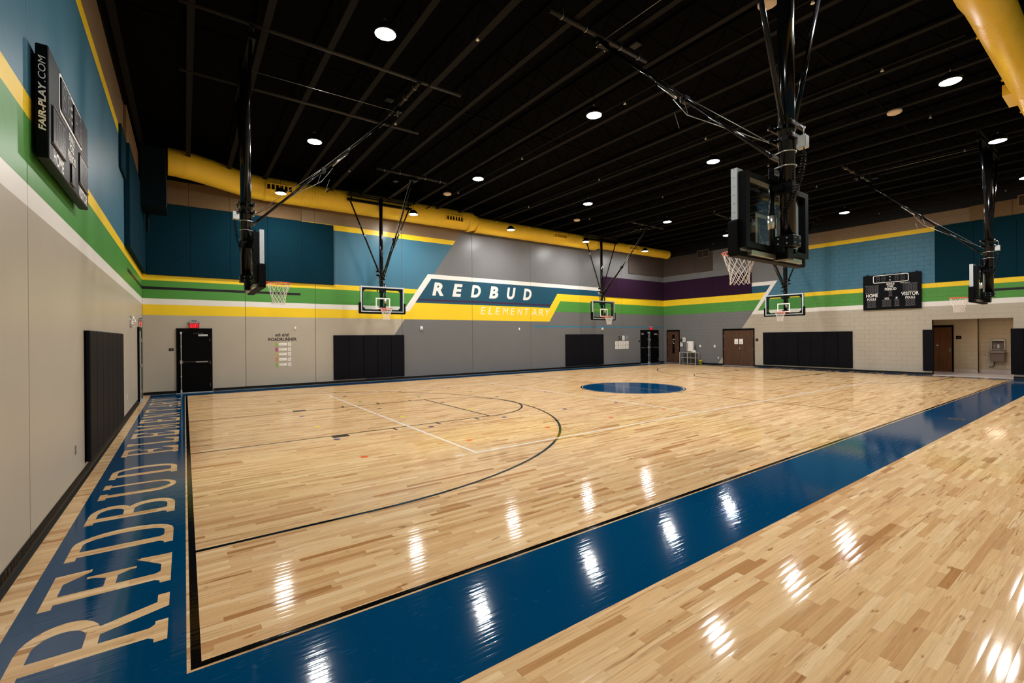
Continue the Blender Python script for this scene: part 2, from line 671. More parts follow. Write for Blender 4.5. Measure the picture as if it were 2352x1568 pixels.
# planks
unit = MB()
c = 0.0006
unit.add([(0, 0, -0.0015), (1, 0, -0.0015), (1, 1, -0.0015), (0, 1, -0.0015), (0.0006, 0.006, 0), (0.9994, 0.006, 0), (0.9994, 0.994, 0), (0.0006, 0.994, 0)],
         [(4, 5, 6, 7), (0, 1, 5, 4), (1, 2, 6, 5), (2, 3, 7, 6), (3, 0, 4, 7)])
PLANK_ME = unit.mesh('plank', M_WOOD)
def in_view(x, y):
    d = x * fw.x + y * fw.y
    if d < 0.9:
        return None
    u = (x * rt.x + y * rt.y) / d
    v = CAM_H / d
    if abs(u) > 1.12 or v > 0.757:
        return None
    return d
cands, rest = [], []
r0, r1 = math.floor(YF / PW), math.ceil(YB / PW)
for r in range(r0, r1):
    y0, y1 = r * PW, (r + 1) * PW
    if y0 < YF or y1 > YB:
        continue
    off, L = row_par(r)
    cc = math.floor((XL + 20 + off) / L) - 1
    while True:
        a, bnd = bound(cc, r), bound(cc + 1, r)
        cc += 1
        if bnd < XL + 0.002:
            continue
        if a > XR:
            break
        a, bnd = max(a, XL), min(bnd, XR)
        if bnd - a < 0.02:
            continue
        cx, cy = (a + bnd) / 2, (y0 + y1) / 2
        d = in_view(cx, cy)
        painted = (2.165 < cy < 3.13 and cx > -0.93)
        rec = (a, bnd, y0, y1)
        if d is not None and not painted:
            cands.append(((bnd - a) / d ** 3, rec))
        else:
            rest.append(rec)
cands.sort(key=lambda t: -t[0])
for i, (sz, (a, bnd, y0, y1)) in enumerate(cands[:300]):
    o = put('plank', PLANK_ME, FLOOR)
    o.location = (a, y0, 0)
    o.scale = (bnd - a, y1 - y0, 1)
rest += [r for _, r in cands[300:]]
pm = MB()
for (a, bnd, y0, y1) in rest:
    e, g = 0.0004, 0.00035
    pm.add([(a, y0, -0.0015), (bnd, y0, -0.0015), (bnd, y1, -0.0015), (a, y1, -0.0015), (a + e, y0 + g, 0), (bnd - e, y0 + g, 0), (bnd - e, y1 - g, 0), (a + e, y1 - g, 0)],
           [(4, 5, 6, 7), (0, 1, 5, 4), (1, 2, 6, 5), (2, 3, 7, 6), (3, 0, 4, 7)])
o = pm.build('floor_planks', M_WOOD, FLOOR)
o['kind'] = 'stuff'

def flat(name, x0, x1, y0, y1, z, m):
    return MB().poly([(x0, y0, z), (x1, y0, z), (x1, y1, z), (x0, y1, z)]).build(name, m, FLOOR)
def ringpts(cx, cy, r, a0, a1, n, z):
    return [(cx + r * math.cos(a0 + (a1 - a0) * i / n), cy + r * math.sin(a0 + (a1 - a0) * i / n), z) for i in range(n + 1)]
def arc(name, cx, cy, ro, ri, a0, a1, z, m, n=64):
    return MB().strip(ringpts(cx, cy, ri, a0, a1, n, z), ringpts(cx, cy, ro, a0, a1, n, z)).build(name, m, FLOOR)
Z1, Z2, Z3 = 0.0006, 0.0009, 0.0012
XBL, XBR, YN, YS = 0.016, 26.14, 3.137, 18.6      # court edges (outer edge of black lines)
XM, YM = 13.07, 10.86
# blue border: near side, far side, two ends
def border(pts):
    MB().poly([(p[0], p[1], Z1) for p in pts]).build('border_paint', M_FBLUE, FLOOR)
border([(-0.93, 2.163), (XR - 0.05, 2.163), (XR - 0.05, 3.117), (-0.93, 3.117)])
border([(-0.93, YS), (XR - 0.05, YS), (XR - 0.05, YB - 0.06), (-0.93, YB - 0.06)])
border([(-0.93, 3.117), (-0.003, 3.117), (-0.003, YS), (-0.93, YS)])
border([(XBR + 0.02, 3.117), (XR - 0.05, 3.117), (XR - 0.05, YS), (XBR + 0.02, YS)])
def line(x0, x1, y0, y1, m=M_FBLACK, z=Z2):
    flat('court_line', x0, x1, y0, y1, z, m)
line(XBL, XBL + 0.051, YN, YS)
line(XBR - 0.051, XBR, YN, YS)
line(XBL + 0.051, XBR - 0.051, YN, YN + 0.051)
line(XBL + 0.051, XBR - 0.051, YS - 0.03, YS)
line(XM - 0.02, XM + 0.02, YN + 0.05, 10.86 - 1.83)
line(XM - 0.02, XM + 0.02, 10.86 + 1.83, YS)
# centre circle
def disc(name, r, z, m, n=72):
    MB().poly([(XM + r * math.cos(2 * PI * i / n), YM + r * math.sin(2 * PI * i / n), z) for i in range(n)]).build(name, m, FLOOR)
disc('court_circle', 1.83, Z1, M_FBLACK)
disc('court_circle', 1.775, Z2, M_FWHITE)
disc('court_circle', 1.755, Z3, M_FBLUE)
flat('court_line', XM - 0.025, XM + 0.025, YM - 1.745, YM + 1.745, Z3 + 0.0003, M_FGREY)
for side in (-1, 1):
    xe = XBL if side < 0 else XBR
    sx = -side
    hx = xe + sx * 1.60
    R = 6.02
    a0, a1 = (-PI / 2, PI / 2) if sx > 0 else (PI / 2, 3 * PI / 2)
    arc('court_arc', hx, YM, R, R - 0.05, a0, a1, Z2, M_FBLACK)
    xa, xb = sorted((xe + sx * 0.05, hx))
    line(xa, xb, YM - R, YM - R + 0.05)
    line(xa, xb, YM + R - 0.05, YM + R)
    ftx = xe + sx * 5.84
    xa, xb = sorted((xe + sx * 0.05, ftx))
    for s in (-1, 1):
        yo = YM + s * 1.81
        ya, yb = sorted((yo, yo - s * 0.05))
        line(xa, xb, ya, yb)
        p, q = sorted((yo, yo + s * 0.2))
        b0, b1 = sorted((xe + sx * 2.225, xe + sx * 2.53))
        line(b0, b1, p, q)
        for tx in (3.46, 4.43, 5.39):
            b0, b1 = sorted((xe + sx * (tx - 0.025), xe + sx * (tx + 0.025)))
            line(b0, b1, p, q)
    b0, b1 = sorted((ftx, ftx - sx * 0.05))
    line(b0, b1, YM - 1.76, YM + 1.76)
    arc('court_arc', ftx - sx * 0.025, YM, 1.86, 1.81, a0, a1, Z2, M_FBLACK, 40)
    b0, b1 = sorted((xe + sx * 6.26, xe + sx * 6.74))
    line(b0, b1, 7.61, 7.65)
# volleyball lines
VX0, VX1, VY0, VY1 = 3.78, 22.42, 6.29, 15.56
line(VX0, VX0 + 0.05, VY0, VY1, M_FWHITE, Z3)
line(VX1 - 0.05, VX1, VY0, VY1, M_FWHITE, Z3)
line(VX0 + 0.05, VX1 - 0.05, VY0, VY0 + 0.05, M_FWHITE, Z3)
line(VX0 + 0.05, VX1 - 0.05, VY1 - 0.05, VY1, M_FWHITE, Z3)
line(10.01, 10.06, VY0 + 0.05, VY1 - 0.05, M_FWHITE, Z3)
line(16.09, 16.14, VY0 + 0.05, VY1 - 0.05, M_FWHITE, Z3)
line(3.42, 3.58, 6.285, 6.33, M_FWHITE, Z3)
# coloured spots
SPOT = {}
for nm, c in (('orange', rgb(222, 92, 48)), ('purple', rgb(70, 52, 118)), ('yellow', rgb(232, 214, 66)), ('green', rgb(110, 170, 70)), ('brown', rgb(150, 82, 52)), ('blue', rgb(92, 86, 140))):
    SPOT[nm] = paint_floor(nm + '_spot', c)
dot = {}
for yy, nm in ((7.15, 'orange'), (8.715, 'purple'), (10.25, 'yellow'), (11.82, 'blue'), (13.44, 'green'), (15.03, 'brown')):
    for xx in (2.27, 4.16, 6.0, 7.88, 9.81):
        if nm not in dot:
            dot[nm] = MB().poly([(0.062 * math.cos(2 * PI * i / 20), 0.062 * math.sin(2 * PI * i / 20), 0) for i in range(20)]).mesh('floor_dot', SPOT[nm])
        o = put('floor_dot', dot[nm], FLOOR)
        o.location = (xx, yy, Z2)

# slab-serif floor lettering: u along the wall, v from the court towards the wall
def slab(ch):
    b = []
    S, T, W, H = 0.122, 0.068, 0.60, 0.73
    def R(u0, u1, v0, v1):
        b.append([(u0, v0), (u1, v0), (u1, v1), (u0, v1)])
    def P(*pts):
        b.append(list(pts))
    def stem(u, full=True, v0=0.0, v1=H):
        R(u, u + S, v0, v1)
        R(u - 0.07, u + S + 0.07, 0, T)
        P((u - 0.03, T), (u + S + 0.03, T), (u + S, T + 0.03), (u, T + 0.03))
    def topserif(u):
        R(u - 0.07, u + S + 0.07, H - T, H)
        P((u, H - T - 0.03), (u + S, H - T - 0.03), (u + S + 0.03, H - T), (u - 0.03, H - T))
    def bowl(u0, u1, v0, v1, tw=0.122, th=0.07):
        rx = min(0.26, (u1 - u0) * 0.75)
        ro, ri, n = [], [], 12
        cy, ry = (v0 + v1) / 2, (v1 - v0) / 2
        cu = u1 - rx
        ro.append((u0, v1)); ri.append((u0, v1 - th))
        for i in range(n + 1):
            a = PI / 2 - PI * i / n
            ro.append((cu + rx * math.cos(a), cy + ry * math.sin(a)))
            ri.append((cu + (rx - tw) * math.cos(a), cy + (ry - th) * math.sin(a)))
        ro.append((u0, v0)); ri.append((u0, v0 + th))
        for i in range(len(ro) - 1):
            b.append([ro[i], ro[i + 1], ri[i + 1], ri[i]])
    if ch == 'R':
        stem(0.07); R(0.0, 0.10, H - T, H)
        bowl(0.1, 0.585, 0.345, H)
        P((0.28, 0.40), (0.40, 0.38), (0.56, 0.0), (0.44, 0.0))
        R(0.48, 0.645, 0, T)
    elif ch == 'D':
        stem(0.07); R(0.0, 0.10, H - T, H); R(0.0, 0.1, 0, T)
        bowl(0.1, 0.62, 0.0, H)
    elif ch == 'B':
        stem(0.07); R(0.0, 0.10, H - T, H)
        bowl(0.1, 0.575, 0.375, H)
        bowl(0.1, 0.60, 0.0, 0.43)
    elif ch in 'EL':
        stem(0.07)
        R(0.1, 0.57, 0, T)
        P((0.47, T), (0.36, T), (0.57, 0.24), (0.57, T))
        P((0.5, 0.0), (0.56, 0.0), (0.585, 0.215), (0.535, 0.215), (0.46, T))
        if ch == 'E':
            R(0.0, 0.57, H - T, H)
            P((0.40, H - T), (0.5, H), (0.575, H), (0.585, H - 0.215), (0.535, H - 0.215))
            R(0.17, 0.42, 0.34, 0.41)
            P((0.34, 0.345), (0.43, 0.23), (0.44, 0.375)); P((0.34, 0.405), (0.44, 0.375), (0.43, 0.53))
            P((0.40, 0.23), (0.44, 0.23), (0.44, 0.53), (0.40, 0.53))
        else:
            topserif(0.07)
    elif ch == 'U':
        S0 = S
        n = 12
        ro, ri = [(0.07, H)], [(0.07 + S0, H)]
        for i in range(n + 1):
            a = PI + PI * i / n
            ro.append((0.335 + 0.265 * math.cos(a), 0.24 + 0.24 * math.sin(a)))
            ri.append((0.335 + (0.265 - S0 if i <= n / 2 else 0.265 - 0.07) * math.cos(a), 0.24 + 0.18 * math.sin(a)))
        ro.append((0.60, H)); ri.append((0.53, H))
        for i in range(len(ro) - 1):
            b.append([ro[i], ro[i + 1], ri[i + 1], ri[i]])
        R(0.0, 0.245, H - T, H); R(0.46, 0.67, H - T, H)
    elif ch == 'M':
        R(0.06, 0.12, 0, H); R(0.56, 0.66, 0, H)
        R(0.0, 0.19, 0, T); R(0.50, 0.74, 0, T); R(0.0, 0.16, H - T, H); R(0.56, 0.74, H - T, H)
        P((0.06, H), (0.19, H), (0.40, 0.10), (0.34, 0.02)); P((0.34, 0.02), (0.40, 0.10), (0.62, H), (0.56, H))
    elif ch == 'N':
        R(0.07, 0.13, 0, H); R(0.52, 0.58, 0, H)
        R(0.0, 0.20, 0, T); R(0.0, 0.15, H - T, H); R(0.44, 0.66, H - T, H)
        P((0.05, H), (0.18, H), (0.58, 0.0), (0.48, 0.0))
    elif ch == 'T':
        R(0.295, 0.40, 0, H); R(0.22, 0.475, 0, T)
        R(0.02, 0.675, H - T, H)
        P((0.02, H), (0.0, H - 0.22), (0.05, H - 0.22), (0.14, H - T)); P((0.675, H), (0.695, H - 0.22), (0.645, H - 0.22), (0.555, H - T))
    elif ch == 'A':
        P((0.03, 0), (0.09, 0), (0.355, H), (0.30, H)); P((0.50, 0), (0.61, 0), (0.375, H), (0.30, H))
        R(0.16, 0.52, 0.2, 0.26)
        R(-0.02, 0.18, 0, T); R(0.42, 0.69, 0, T)
    elif ch == 'Y':
        R(0.30, 0.40, 0, 0.35); R(0.22, 0.48, 0, T)
        P((0.05, H), (0.17, H), (0.40, 0.33), (0.30, 0.33)); P((0.56, H), (0.62, H), (0.40, 0.33), (0.33, 0.33))
        R(-0.02, 0.24, H - T, H); R(0.48, 0.70, H - T, H)
    return b
WORD = [('R', 3.56), ('E', 4.41), ('D', 5.265), ('B', 6.18), ('U', 7.07), ('D', 8.03), ('E', 9.465), ('L', 10.335), ('E', 11.115),
        ('M', 11.985), ('E', 13.03), ('N', 13.88), ('T', 14.88), ('A', 15.82), ('R', 16.56), ('Y', 17.5)]
for ch, y0 in WORD:
    mb, mb2 = MB(), MB()
    for ip, poly in enumerate(slab(ch)):
        p1 = [(-0.10 - v, y0 + u, Z2 + ip * 2.5e-5) for (u, v) in poly]
        A = sum(p1[i][0] * p1[(i + 1) % len(p1)][1] - p1[(i + 1) % len(p1)][0] * p1[i][1] for i in range(len(p1)))
        if A < 0:
            p1 = p1[::-1]
        mb.poly(p1)
        mb2.poly([(XBL + XBR - p[0], 2 * YM - p[1], p[2]) for p in p1])
    mb.build('floor_letter', M_WOOD, FLOOR)
    mb2.build('floor_letter', M_WOOD, FLOOR)

# ------------------------------------------------------------------ walls
Wn = 1e4
reg_left = [
    (C_BLUE, rect(-Wn, Wn, 4.08, 6.34)), (C_YEL, rect(-Wn, Wn, 6.34, 6.56)), (C_TAN, rect(-Wn, Wn, 6.56, 7.42)),
    (C_BLACK, rect(-Wn, Wn, 7.42, 99)), (C_YEL, rect(-Wn, Wn, 3.875, 4.08)), (C_GRN, rect(-Wn, Wn, 3.26, 3.875)),
    (C_DARK, rect(14.72, Wn, 3.56, 3.655)), (C_WHITE, rect(-Wn, Wn, 3.06, 3.26))]
P_LEFT = wall_paint('left_wall_paint', C_BEIGE, reg_left, 'Y', rough=0.36, bump=0.04)

dgr = hp((8.08, 2.70), (9.567, 4.865), (20, 3))
wout = hp((8.01, 3.06), (9.25, 4.83), (20, 3))
win = hp((8.31, 3.06), (9.41, 4.61), (20, 3))
winn = hp((8.31, 3.06), (9.41, 4.61), (0, 3))
yin = hp((16.63, 2.70), (17.43, 3.87), (0, 3))
yinr = hp((16.63, 2.70), (17.43, 3.87), (25, 3))
yout = hp((16.64, 3.47), (17.22, 4.28), (25, 3))
youtl = hp((16.64, 3.47), (17.22, 4.28), (0, 3))
zr = lambda a, b: [(0, 1, a), (0, -1, -b)]
reg_back = [
    (C_BLUE, zr(4.08, 6.31)), (C_YEL, zr(6.31, 6.53)), (C_TAN, zr(6.53, 7.35)), (C_YEL, zr(3.875, 4.08)), (C_GRN, zr(3.26, 3.875)),
    (C_WHITE, zr(3.06, 3.26)), (C_DARK, rect(-Wn, 3.75, 3.57, 3.66)),
    (C_GREY, [dgr]),
    (C_YEL, zr(2.70, 3.06) + [yin]), (C_YEL, zr(3.055, 3.47) + [yin, wout]),
    (C_TEAL, zr(3.465, 4.615) + [win, youtl]), (C_TEAL, zr(4.275, 4.615) + [(1, 0, 16.5)]),
    (C_PURP, zr(3.57, 3.655) + [win, youtl]),
    (C_YEL, zr(3.40, 4.28) + [yout, yin]), (C_YEL, zr(3.87, 4.28) + [yout]), (C_GRN, zr(3.26, 3.87) + [yinr]),
    (C_WHITE, zr(4.615, 4.82) + [wout]), (C_WHITE, zr(3.06, 4.82) + [wout, winn]),
    (C_LBLUE, zr(2.385, 2.455) + [(1, 0, 15.47)]), (C_BLACK, zr(7.35, 99))]
P_BACK = wall_paint('back_wall_paint', C_BEIGE, reg_back, 'X', rough=0.36, bump=0.04)

rl = hp((12.475, 4.676), (13.552, 3.067), (20, 3))
rr_ = hp((12.10, 4.889), (13.185, 3.277), (20, 3))
rln = hp((12.475, 4.676), (13.552, 3.067), (0, 3))
reg_right = [
    (C_BLUE, zr(4.08, 6.36)), (C_YEL, zr(6.36, 6.565)), (C_TAN, zr(6.565, 7.16)), (C_YEL, zr(3.875, 4.08)), (C_GRN, zr(3.265, 3.875)),
    (C_WHITE, zr(3.05, 3.265)), (C_DARK, rect(-Wn, 3.9, 3.56, 3.66)),
    (C_GREY, [hp((12.10, 4.889), (13.55, 3.067), (20, 3)), (0, 1, 3.067)]), (C_GREY, [hp((13.55, 3.067), (15.70, 0.0), (20, 3)), (0, -1, -3.067)]),
    (C_GRN, zr(3.265, 3.875) + [rl]), (C_YEL, zr(3.875, 4.28) + [rl]), (C_TEAL, zr(4.28, 4.676) + [rl]),
    (C_WHITE, zr(4.676, 4.889) + [rr_]), (C_WHITE, zr(3.05, 4.889) + [rr_, rln]), (C_BLACK, zr(7.16, 99))]
P_RIGHT = wall_paint('right_wall_paint', C_BEIGE, reg_right, 'Y', rough=0.5, bump=0.12, bump_scale=28)
P_FRONT = wall_paint('front_wall_paint', C_BEIGE, [(C_BLUE, zr(4.08, 6.34)), (C_YEL, zr(6.34, 6.56)), (C_TAN, zr(6.56, 7.2)), (C_YEL, zr(3.875, 4.08)), (C_GRN, zr(3.26, 3.875)), (C_WHITE, zr(3.06, 3.26)), (C_BLACK, zr(7.2, 99))], 'X')
M_SEAM = mat('wall_sealant', rgb(96, 92, 86), 0.7)

# left wall: tilt-up panels with sealed joints
wl = struct(MB().box(XL - 0.25, XL - 0.012, YF, YB + 0.25, -0.1, ZC).build('wall_left', M_SEAM))
def panels(parent, edges, fn, m):
    g = 0.006
    for a, b in zip(edges[:-1], edges[1:]):
        fn(a + g, b - g).build('wall_panel', m, parent)
def left_panel(a, b):
    return MB().add([(XL, a + .006, 0), (XL, b - .006, 0), (XL, b - .006, ZC), (XL, a + .006, ZC), (XL - .012, a, 0), (XL - .012, b, 0), (XL - .012, b, ZC), (XL - .012, a, ZC)],
                    [(0, 1, 2, 3), (0, 3, 7, 4), (2, 1, 5, 6)])
panels(wl, [YF, -1.5, 5.85, YB + 0.006], left_panel, P_LEFT)
wb = struct(MB().box(XL - 0.25, XR + 0.25, YB + 0.012, YB + 0.25, -0.1, ZC).build('wall_back', M_SEAM))
def back_panel(a, b):
    return MB().add([(a + .006, YB, 0), (b - .006, YB, 0), (b - .006, YB, ZC), (a + .006, YB, ZC), (a, YB + .012, 0), (b, YB + .012, 0), (b, YB + .012, ZC), (a, YB + .012, ZC)],
                    [(0, 1, 2, 3), (0, 3, 7, 4), (2, 1, 5, 6)])
panels(wb, [XL - 0.006, 1.848, 4.295, 7.96, 11.62, 15.29, 18.97, 22.64, 26.22, XR + 0.006], back_panel, P_BACK)
# right wall: painted concrete block in running bond, with the alcove opening
AY0, AY1, AZ = 3.175, 5.62, 2.45
BH, BL = 0.2042, 0.4064
wr = MB()
wr.box(XR + 0.005, XR + 0.2, YF, AY0, -0.1, ZC)
wr.box(XR + 0.005, XR + 0.2, AY1, YB + 0.012, -0.1, ZC)
wr.box(XR + 0.005, XR + 0.2, AY0, AY1, AZ, ZC)
wr = struct(wr.build('wall_right', P_RIGHT))
def block_geo(y0, y1, z0, z1, g=0.0045, d=0.005):
    vs = [(d, y0, z0), (d, y1, z0), (d, y1, z1), (d, y0, z1), (0, y0 + g, z0 + g), (0, y1 - g, z0 + g), (0, y1 - g, z1 - g), (0, y0 + g, z1 - g)]
    return vs, [(7, 6, 5, 4), (0, 4, 5, 1), (1, 5, 6, 2), (2, 6, 7, 3), (3, 7, 4, 0)]
v_, f_ = block_geo(0, BL, 0, BH)
BLOCK_ME = MB().add(v_, f_).mesh('block', P_RIGHT)
near_b, rest_b = [], []
covered = [(5.98, 8.14, 3.0, 4.66), (8.59, 12.9, 0.1, 1.99), (13.38, 15.3, 0, 2.24), (18.3, 19.3, 0, 2.24), (5.56, 5.93, 0, 2.0), (2.9, 3.25, 0, 2.0), (-9, 5.5, 4.1, 9), (13.5, 20, 4.3, 5.52), (15.9, 20, 5.9, 9), (-9, 20, 7.3, 9)]
row = 0
z = 0.0
while z < ZC:
    z1 = min(z + BH, ZC)
    y = YF - (BL / 2 if row % 2 else 0)
    while y < YB:
        a, b = max(y, YF), min(y + BL, YB)
        y += BL
        if b - a < 0.03:
            continue
        segs = [(a, b)]
        if z1 <= AZ + 0.02:
            segs = []
            if a < AY0: segs.append((a, min(b, AY0)))
            if b > AY1: segs.append((max(a, AY1), b))
        for (p, q) in segs:
            if q - p < 0.03:
                continue
            cy, cz = (p + q) / 2, (z + z1) / 2
            full = abs(q - p - BL) < 1e-4 and abs(z1 - z - BH) < 1e-4
            hid = any(y0 < cy < y1 and z0 < cz < zz1 for (y0, y1, z0, zz1) in covered)
            seen = full and not hid and 2.6 < cy
            (near_b if seen else rest_b).append((p, q, z, z1))
    z += BH
    row += 1
near_b.sort(key=lambda t: t[0])
for (p, q, z0, z1) in near_b[:300]:
    put('block', BLOCK_ME, wr, loc=(XR, p, z0))
mb = MB()
for (p, q, z0, z1) in near_b[300:] + rest_b:
    vs, fs = block_geo(p, q, z0, z1)
    mb.add([(XR + v[0], v[1], v[2]) for v in vs], fs)
o = mb.build('wall_blocks', P_RIGHT, wr)
o['kind'] = 'stuff'
struct(MB().box(XL - 0.25, XR + 0.25, YF - 0.2, YF, -0.1, ZC).build('wall_front', P_FRONT))

# alcove behind the opening
P_ALC = mat('alcove_block_paint', rgb(206, 190, 164), 0.5, bump=0.1, grain_scale=30)
M_TILE = mat('white_base_tile', rgb(222, 212, 208), 0.35)
M_ALCFL = mat('pale_alcove_floor', rgb(214, 206, 204), 0.25)
XA, XA2, YC = 30.0, 30.4, 4.66
alc = MB()
alc.box(XA, XA + 0.2, YC, 6.9, 0, 2.6)
alc.box(XA2, XA2 + 0.2, 2.2, YC + .01, 0, 2.6)
alc.box(XA, XA2, YC, YC + 0.1, 0, 2.6)
alc.box(XR + 0.2, XA2, 2.0, 2.2, 0, 2.6)
alc.box(XR + 0.2, XA2, 6.9, 7.1, 0, 2.6)
alc.box(XR + 0.2, XA2 + 0.2, 2.0, 7.1, 2.56, 2.7)
alc.box(XR + 0.005, XR + 0.2, AY1, AY1 + 0.02, 0, AZ)
alc.box(XR + 0.005, XR + 0.2, AY0 - 0.02, AY0, 0, AZ)
alcove = struct(alc.build('wall_alcove', P_ALC))
# block courses in the alcove, as raised faces
mb = MB()
z, row = 0.17, 0
while z < 2.5:
    z1 = min(z + BH, 2.55)
    for (xw, ya, yb) in ((XA, YC, 6.88), (XA2, 2.22, YC)):
        y = ya - (BL / 2 if row % 2 else 0)
        while y < yb:
            p, q = max(y, ya), min(y + BL, yb)
            y += BL
            if q - p > 0.03:
                vs, fs = block_geo(p, q, z, z1)
                mb.add([(xw - 0.006 + v[0], v[1], v[2]) for v in vs], fs)
    z += BH
    row += 1
o = mb.build('alcove_blocks', P_ALC, alcove)
o['kind'] = 'stuff'
struct(MB().box(XR + 0.2, XA2, 2.2, 6.9, -0.1, 0.004).build('floor_alcove', M_ALCFL))
tb = sroot('baseboard_alcove')
for i in range(7):
    y = YC + i * 0.32
    MB().box(XA - 0.02, XA - 0.007, y + 0.002, y + 0.318, 0.004, 0.155).build('tile', M_TILE, tb)
    y = YC - (i + 1) * 0.32
    MB().box(XA2 - 0.02, XA2 - 0.007, y + 0.002, y + 0.318, 0.004, 0.155).build('tile', M_TILE, tb)
struct(MB().cbox(XR - 0.03, XR + 0.22, AY0, AY1, 0.0, 0.02, 0.006).build('trim_1', mat('pale_threshold', rgb(216, 206, 202), 0.3)))
# ceiling light that lights the alcove
t = thing('alcove_light', 'flush white ceiling light inside the drinking fountain alcove', 'light', (28.7, 3.9, 2.56))
MB().box(-0.62, 0.62, -0.32, 0.32, -0.035, 0).build('frame', M_WHITE, t)
MB().poly([(-0.58, -0.28, -0.036), (-0.58, 0.28, -0.036), (0.58, 0.28, -0.036), (0.58, -0.28, -0.036)]).build('diffuser', emit('alcove_light_glow', (1.0, 0.80, 0.58, 1), 5.6), t)

# vented black cove base
def cove(name, pts):
    return pts
M_BASE = mat('black_rubber_base', rgb(7, 7, 8), 0.4, spec=0.25)
def base_run(name, rootloc, rz, runs):
    r = sroot(name, rootloc, rz)
    for a, b in runs:
        prof = [(0, 0.105), (-0.008, 0.105), (-0.012, 0.03), (-0.022, 0.012), (-0.052, 0.004), (-0.052, 0.0), (0, 0)]
        n = len(prof)
        vs = [(a, p[0], p[1]) for p in prof] + [(b, p[0], p[1]) for p in prof]
        fs = [(i, (i + 1) % n, (i + 1) % n + n, i + n) for i in range(n)] + [tuple(reversed(range(n))), tuple(range(n, 2 * n))]
        MB().add(vs, fs).build('cove_base', M_BASE, r)
        # a thin rib along the toe and vent notches on the face
        MB().box(a, b, -0.056, -0.052, 0, 0.0045).build('toe_strip', M_ALU if name == 'baseboard_back' else M_BASE, r)  # back run: pale metal paints in the highlight along the toe
        if name == 'baseboard_left':
            vb = MB()
            s = a
            while s < b - 0.03:
                vb.box(s, s + 0.012, -0.0155, -0.009, 0.035, 0.098)
                s += 0.03
            o = vb.build('vent_ribs', mat('base_rib', rgb(24, 20, 17), 0.4), r)
            o['kind'] = 'stuff'
    return r
base_run('baseboard_left', (XL, 0, 0), PI / 2, [(YF, 17.42)])
base_run('baseboard_back', (0, YB, 0), 0, [(XL, -0.235), (0.83, 24.43), (26.33, XR)])
base_run('baseboard_right', (XR, 0, 0), -PI / 2, [(-18.31, -15.31), (-13.37, -AY1), (-AY0, -YF)])

# ------------------------------------------------------------------ ceiling
ceil = struct(MB().box(XL - 0.25, XR + 0.25, YF - 0.2, YB + 0.25, ZC, ZC + 0.15).build('ceiling', M_CEIL))
# corrugated deck ribs and open-web joists running across the gym
JZ = 7.66
jm = MB()
jm.box(-0.06, 0.06, YF, YB, JZ, JZ + 0.05)  # bottom chord paler than the webs: its lit underside is put into the colour
jm.cur = 1
jm.box(-0.065, 0.065, YF, YB, ZC - 0.055, ZC - 0.005)
n = 36
for i in range(n):
    ya = YF + (YB - YF) * i / n
    yb = YF + (YB - YF) * (i + 1) / n
    za, zb = (JZ + 0.03, ZC - 0.03) if i % 2 == 0 else (ZC - 0.03, JZ + 0.03)
    jm.tube([(0, ya, za), (0, yb, zb)], 0.011, 4)
JOIST_ME = jm.mesh('joist', [M_JOIST, M_CEIL])
k = 0
while 0.135 + 1.145 * k < XR - 0.1:
    put('joist', JOIST_ME, ceil, loc=(0.135 + 1.145 * k, 0, 0))
    k += 1
put('joist', JOIST_ME, ceil, loc=(-1.0, 0, 0))
for y in (4.0, 10.4, 16.8):
    MB().box(XL, XR, y - 0.02, y + 0.02, JZ + 0.05, JZ + 0.09).build('bridging', M_CEIL, ceil)
rb = MB()
y = YF
while y < YB:
    rb.box(XL, XR, y, y + 0.09, ZC - 0.005, ZC - 0.001)
    y += 0.3
o = rb.build('deck_ribs', M_CEIL, ceil)
o['kind'] = 'stuff'

# ------------------------------------------------------------------ lamps
M_LAMP = emit('lamp_glow', (1.0, 0.985, 0.955, 1), LAMP_STRENGTH)
ORD = ['first', 'second', 'third', 'fourth', 'fifth']
ROWN = {17.77: 'row along the back duct', 12.63: 'second row from the back wall', 7.48: 'third row from the back wall', 2.34: 'row nearest the viewer'}
lens_me = MB().lathe([(0.168, -0.001), (0.12, -0.012), (0.05, -0.016)], 28).mesh('lens', M_LAMP)
house_me = MB().lathe([(0.176, 0.0), (0.19, 0.02), (0.185, 0.06), (0.11, 0.09), (0.085, 0.17), (0.05, 0.19)], 28).mesh('housing', M_BLACK, True)
fin = MB()
for i in range(16):
    a = 2 * PI * i / 16
    ca, sa = math.cos(a), math.sin(a)
    p = [(0.09, 0.10), (0.17, 0.066), (0.11, 0.15), (0.085, 0.165)]
    fin.add([(r * ca - sa * s, r * sa + ca * s, zz) for s in (-0.004, 0.004) for (r, zz) in p], [(0, 1, 2, 3), (7, 6, 5, 4), (0, 4, 5, 1), (1, 5, 6, 2), (2, 6, 7, 3)])
fin_me = fin.mesh('heat_sink', M_BLACK)
cord_me = MB().tube([(0, 0, 0.26), (0, 0, ZC - 6.97)], 0.006, 6).mesh('cord', M_BLACK)
hook_me = MB().tube([(0.03 * math.cos(a), 0, 0.225 + 0.035 * math.sin(a)) for a in [2 * PI * i / 10 for i in range(10)]], 0.006, 5, closed=True).mesh('hook', M_STEEL)
for iy, y in enumerate((17.77, 12.63, 7.48, 2.34)):
    for ix, x in enumerate((2.79, 7.76, 12.72, 17.71, 22.69)):
        t = thing('high_bay_light', 'round high-bay light, %s, %s from the left' % (ROWN[y], ORD[ix]), 'light', (x, y, 6.97), 0, 'round high-bay lights hung from the ceiling')
        h = put('housing', house_me, t)
        put('heat_sink', fin_me, h)
        put('lens', lens_me, t, 'glowing white lens')
        put('hook', hook_me, t)
        put('cord', cord_me, t)

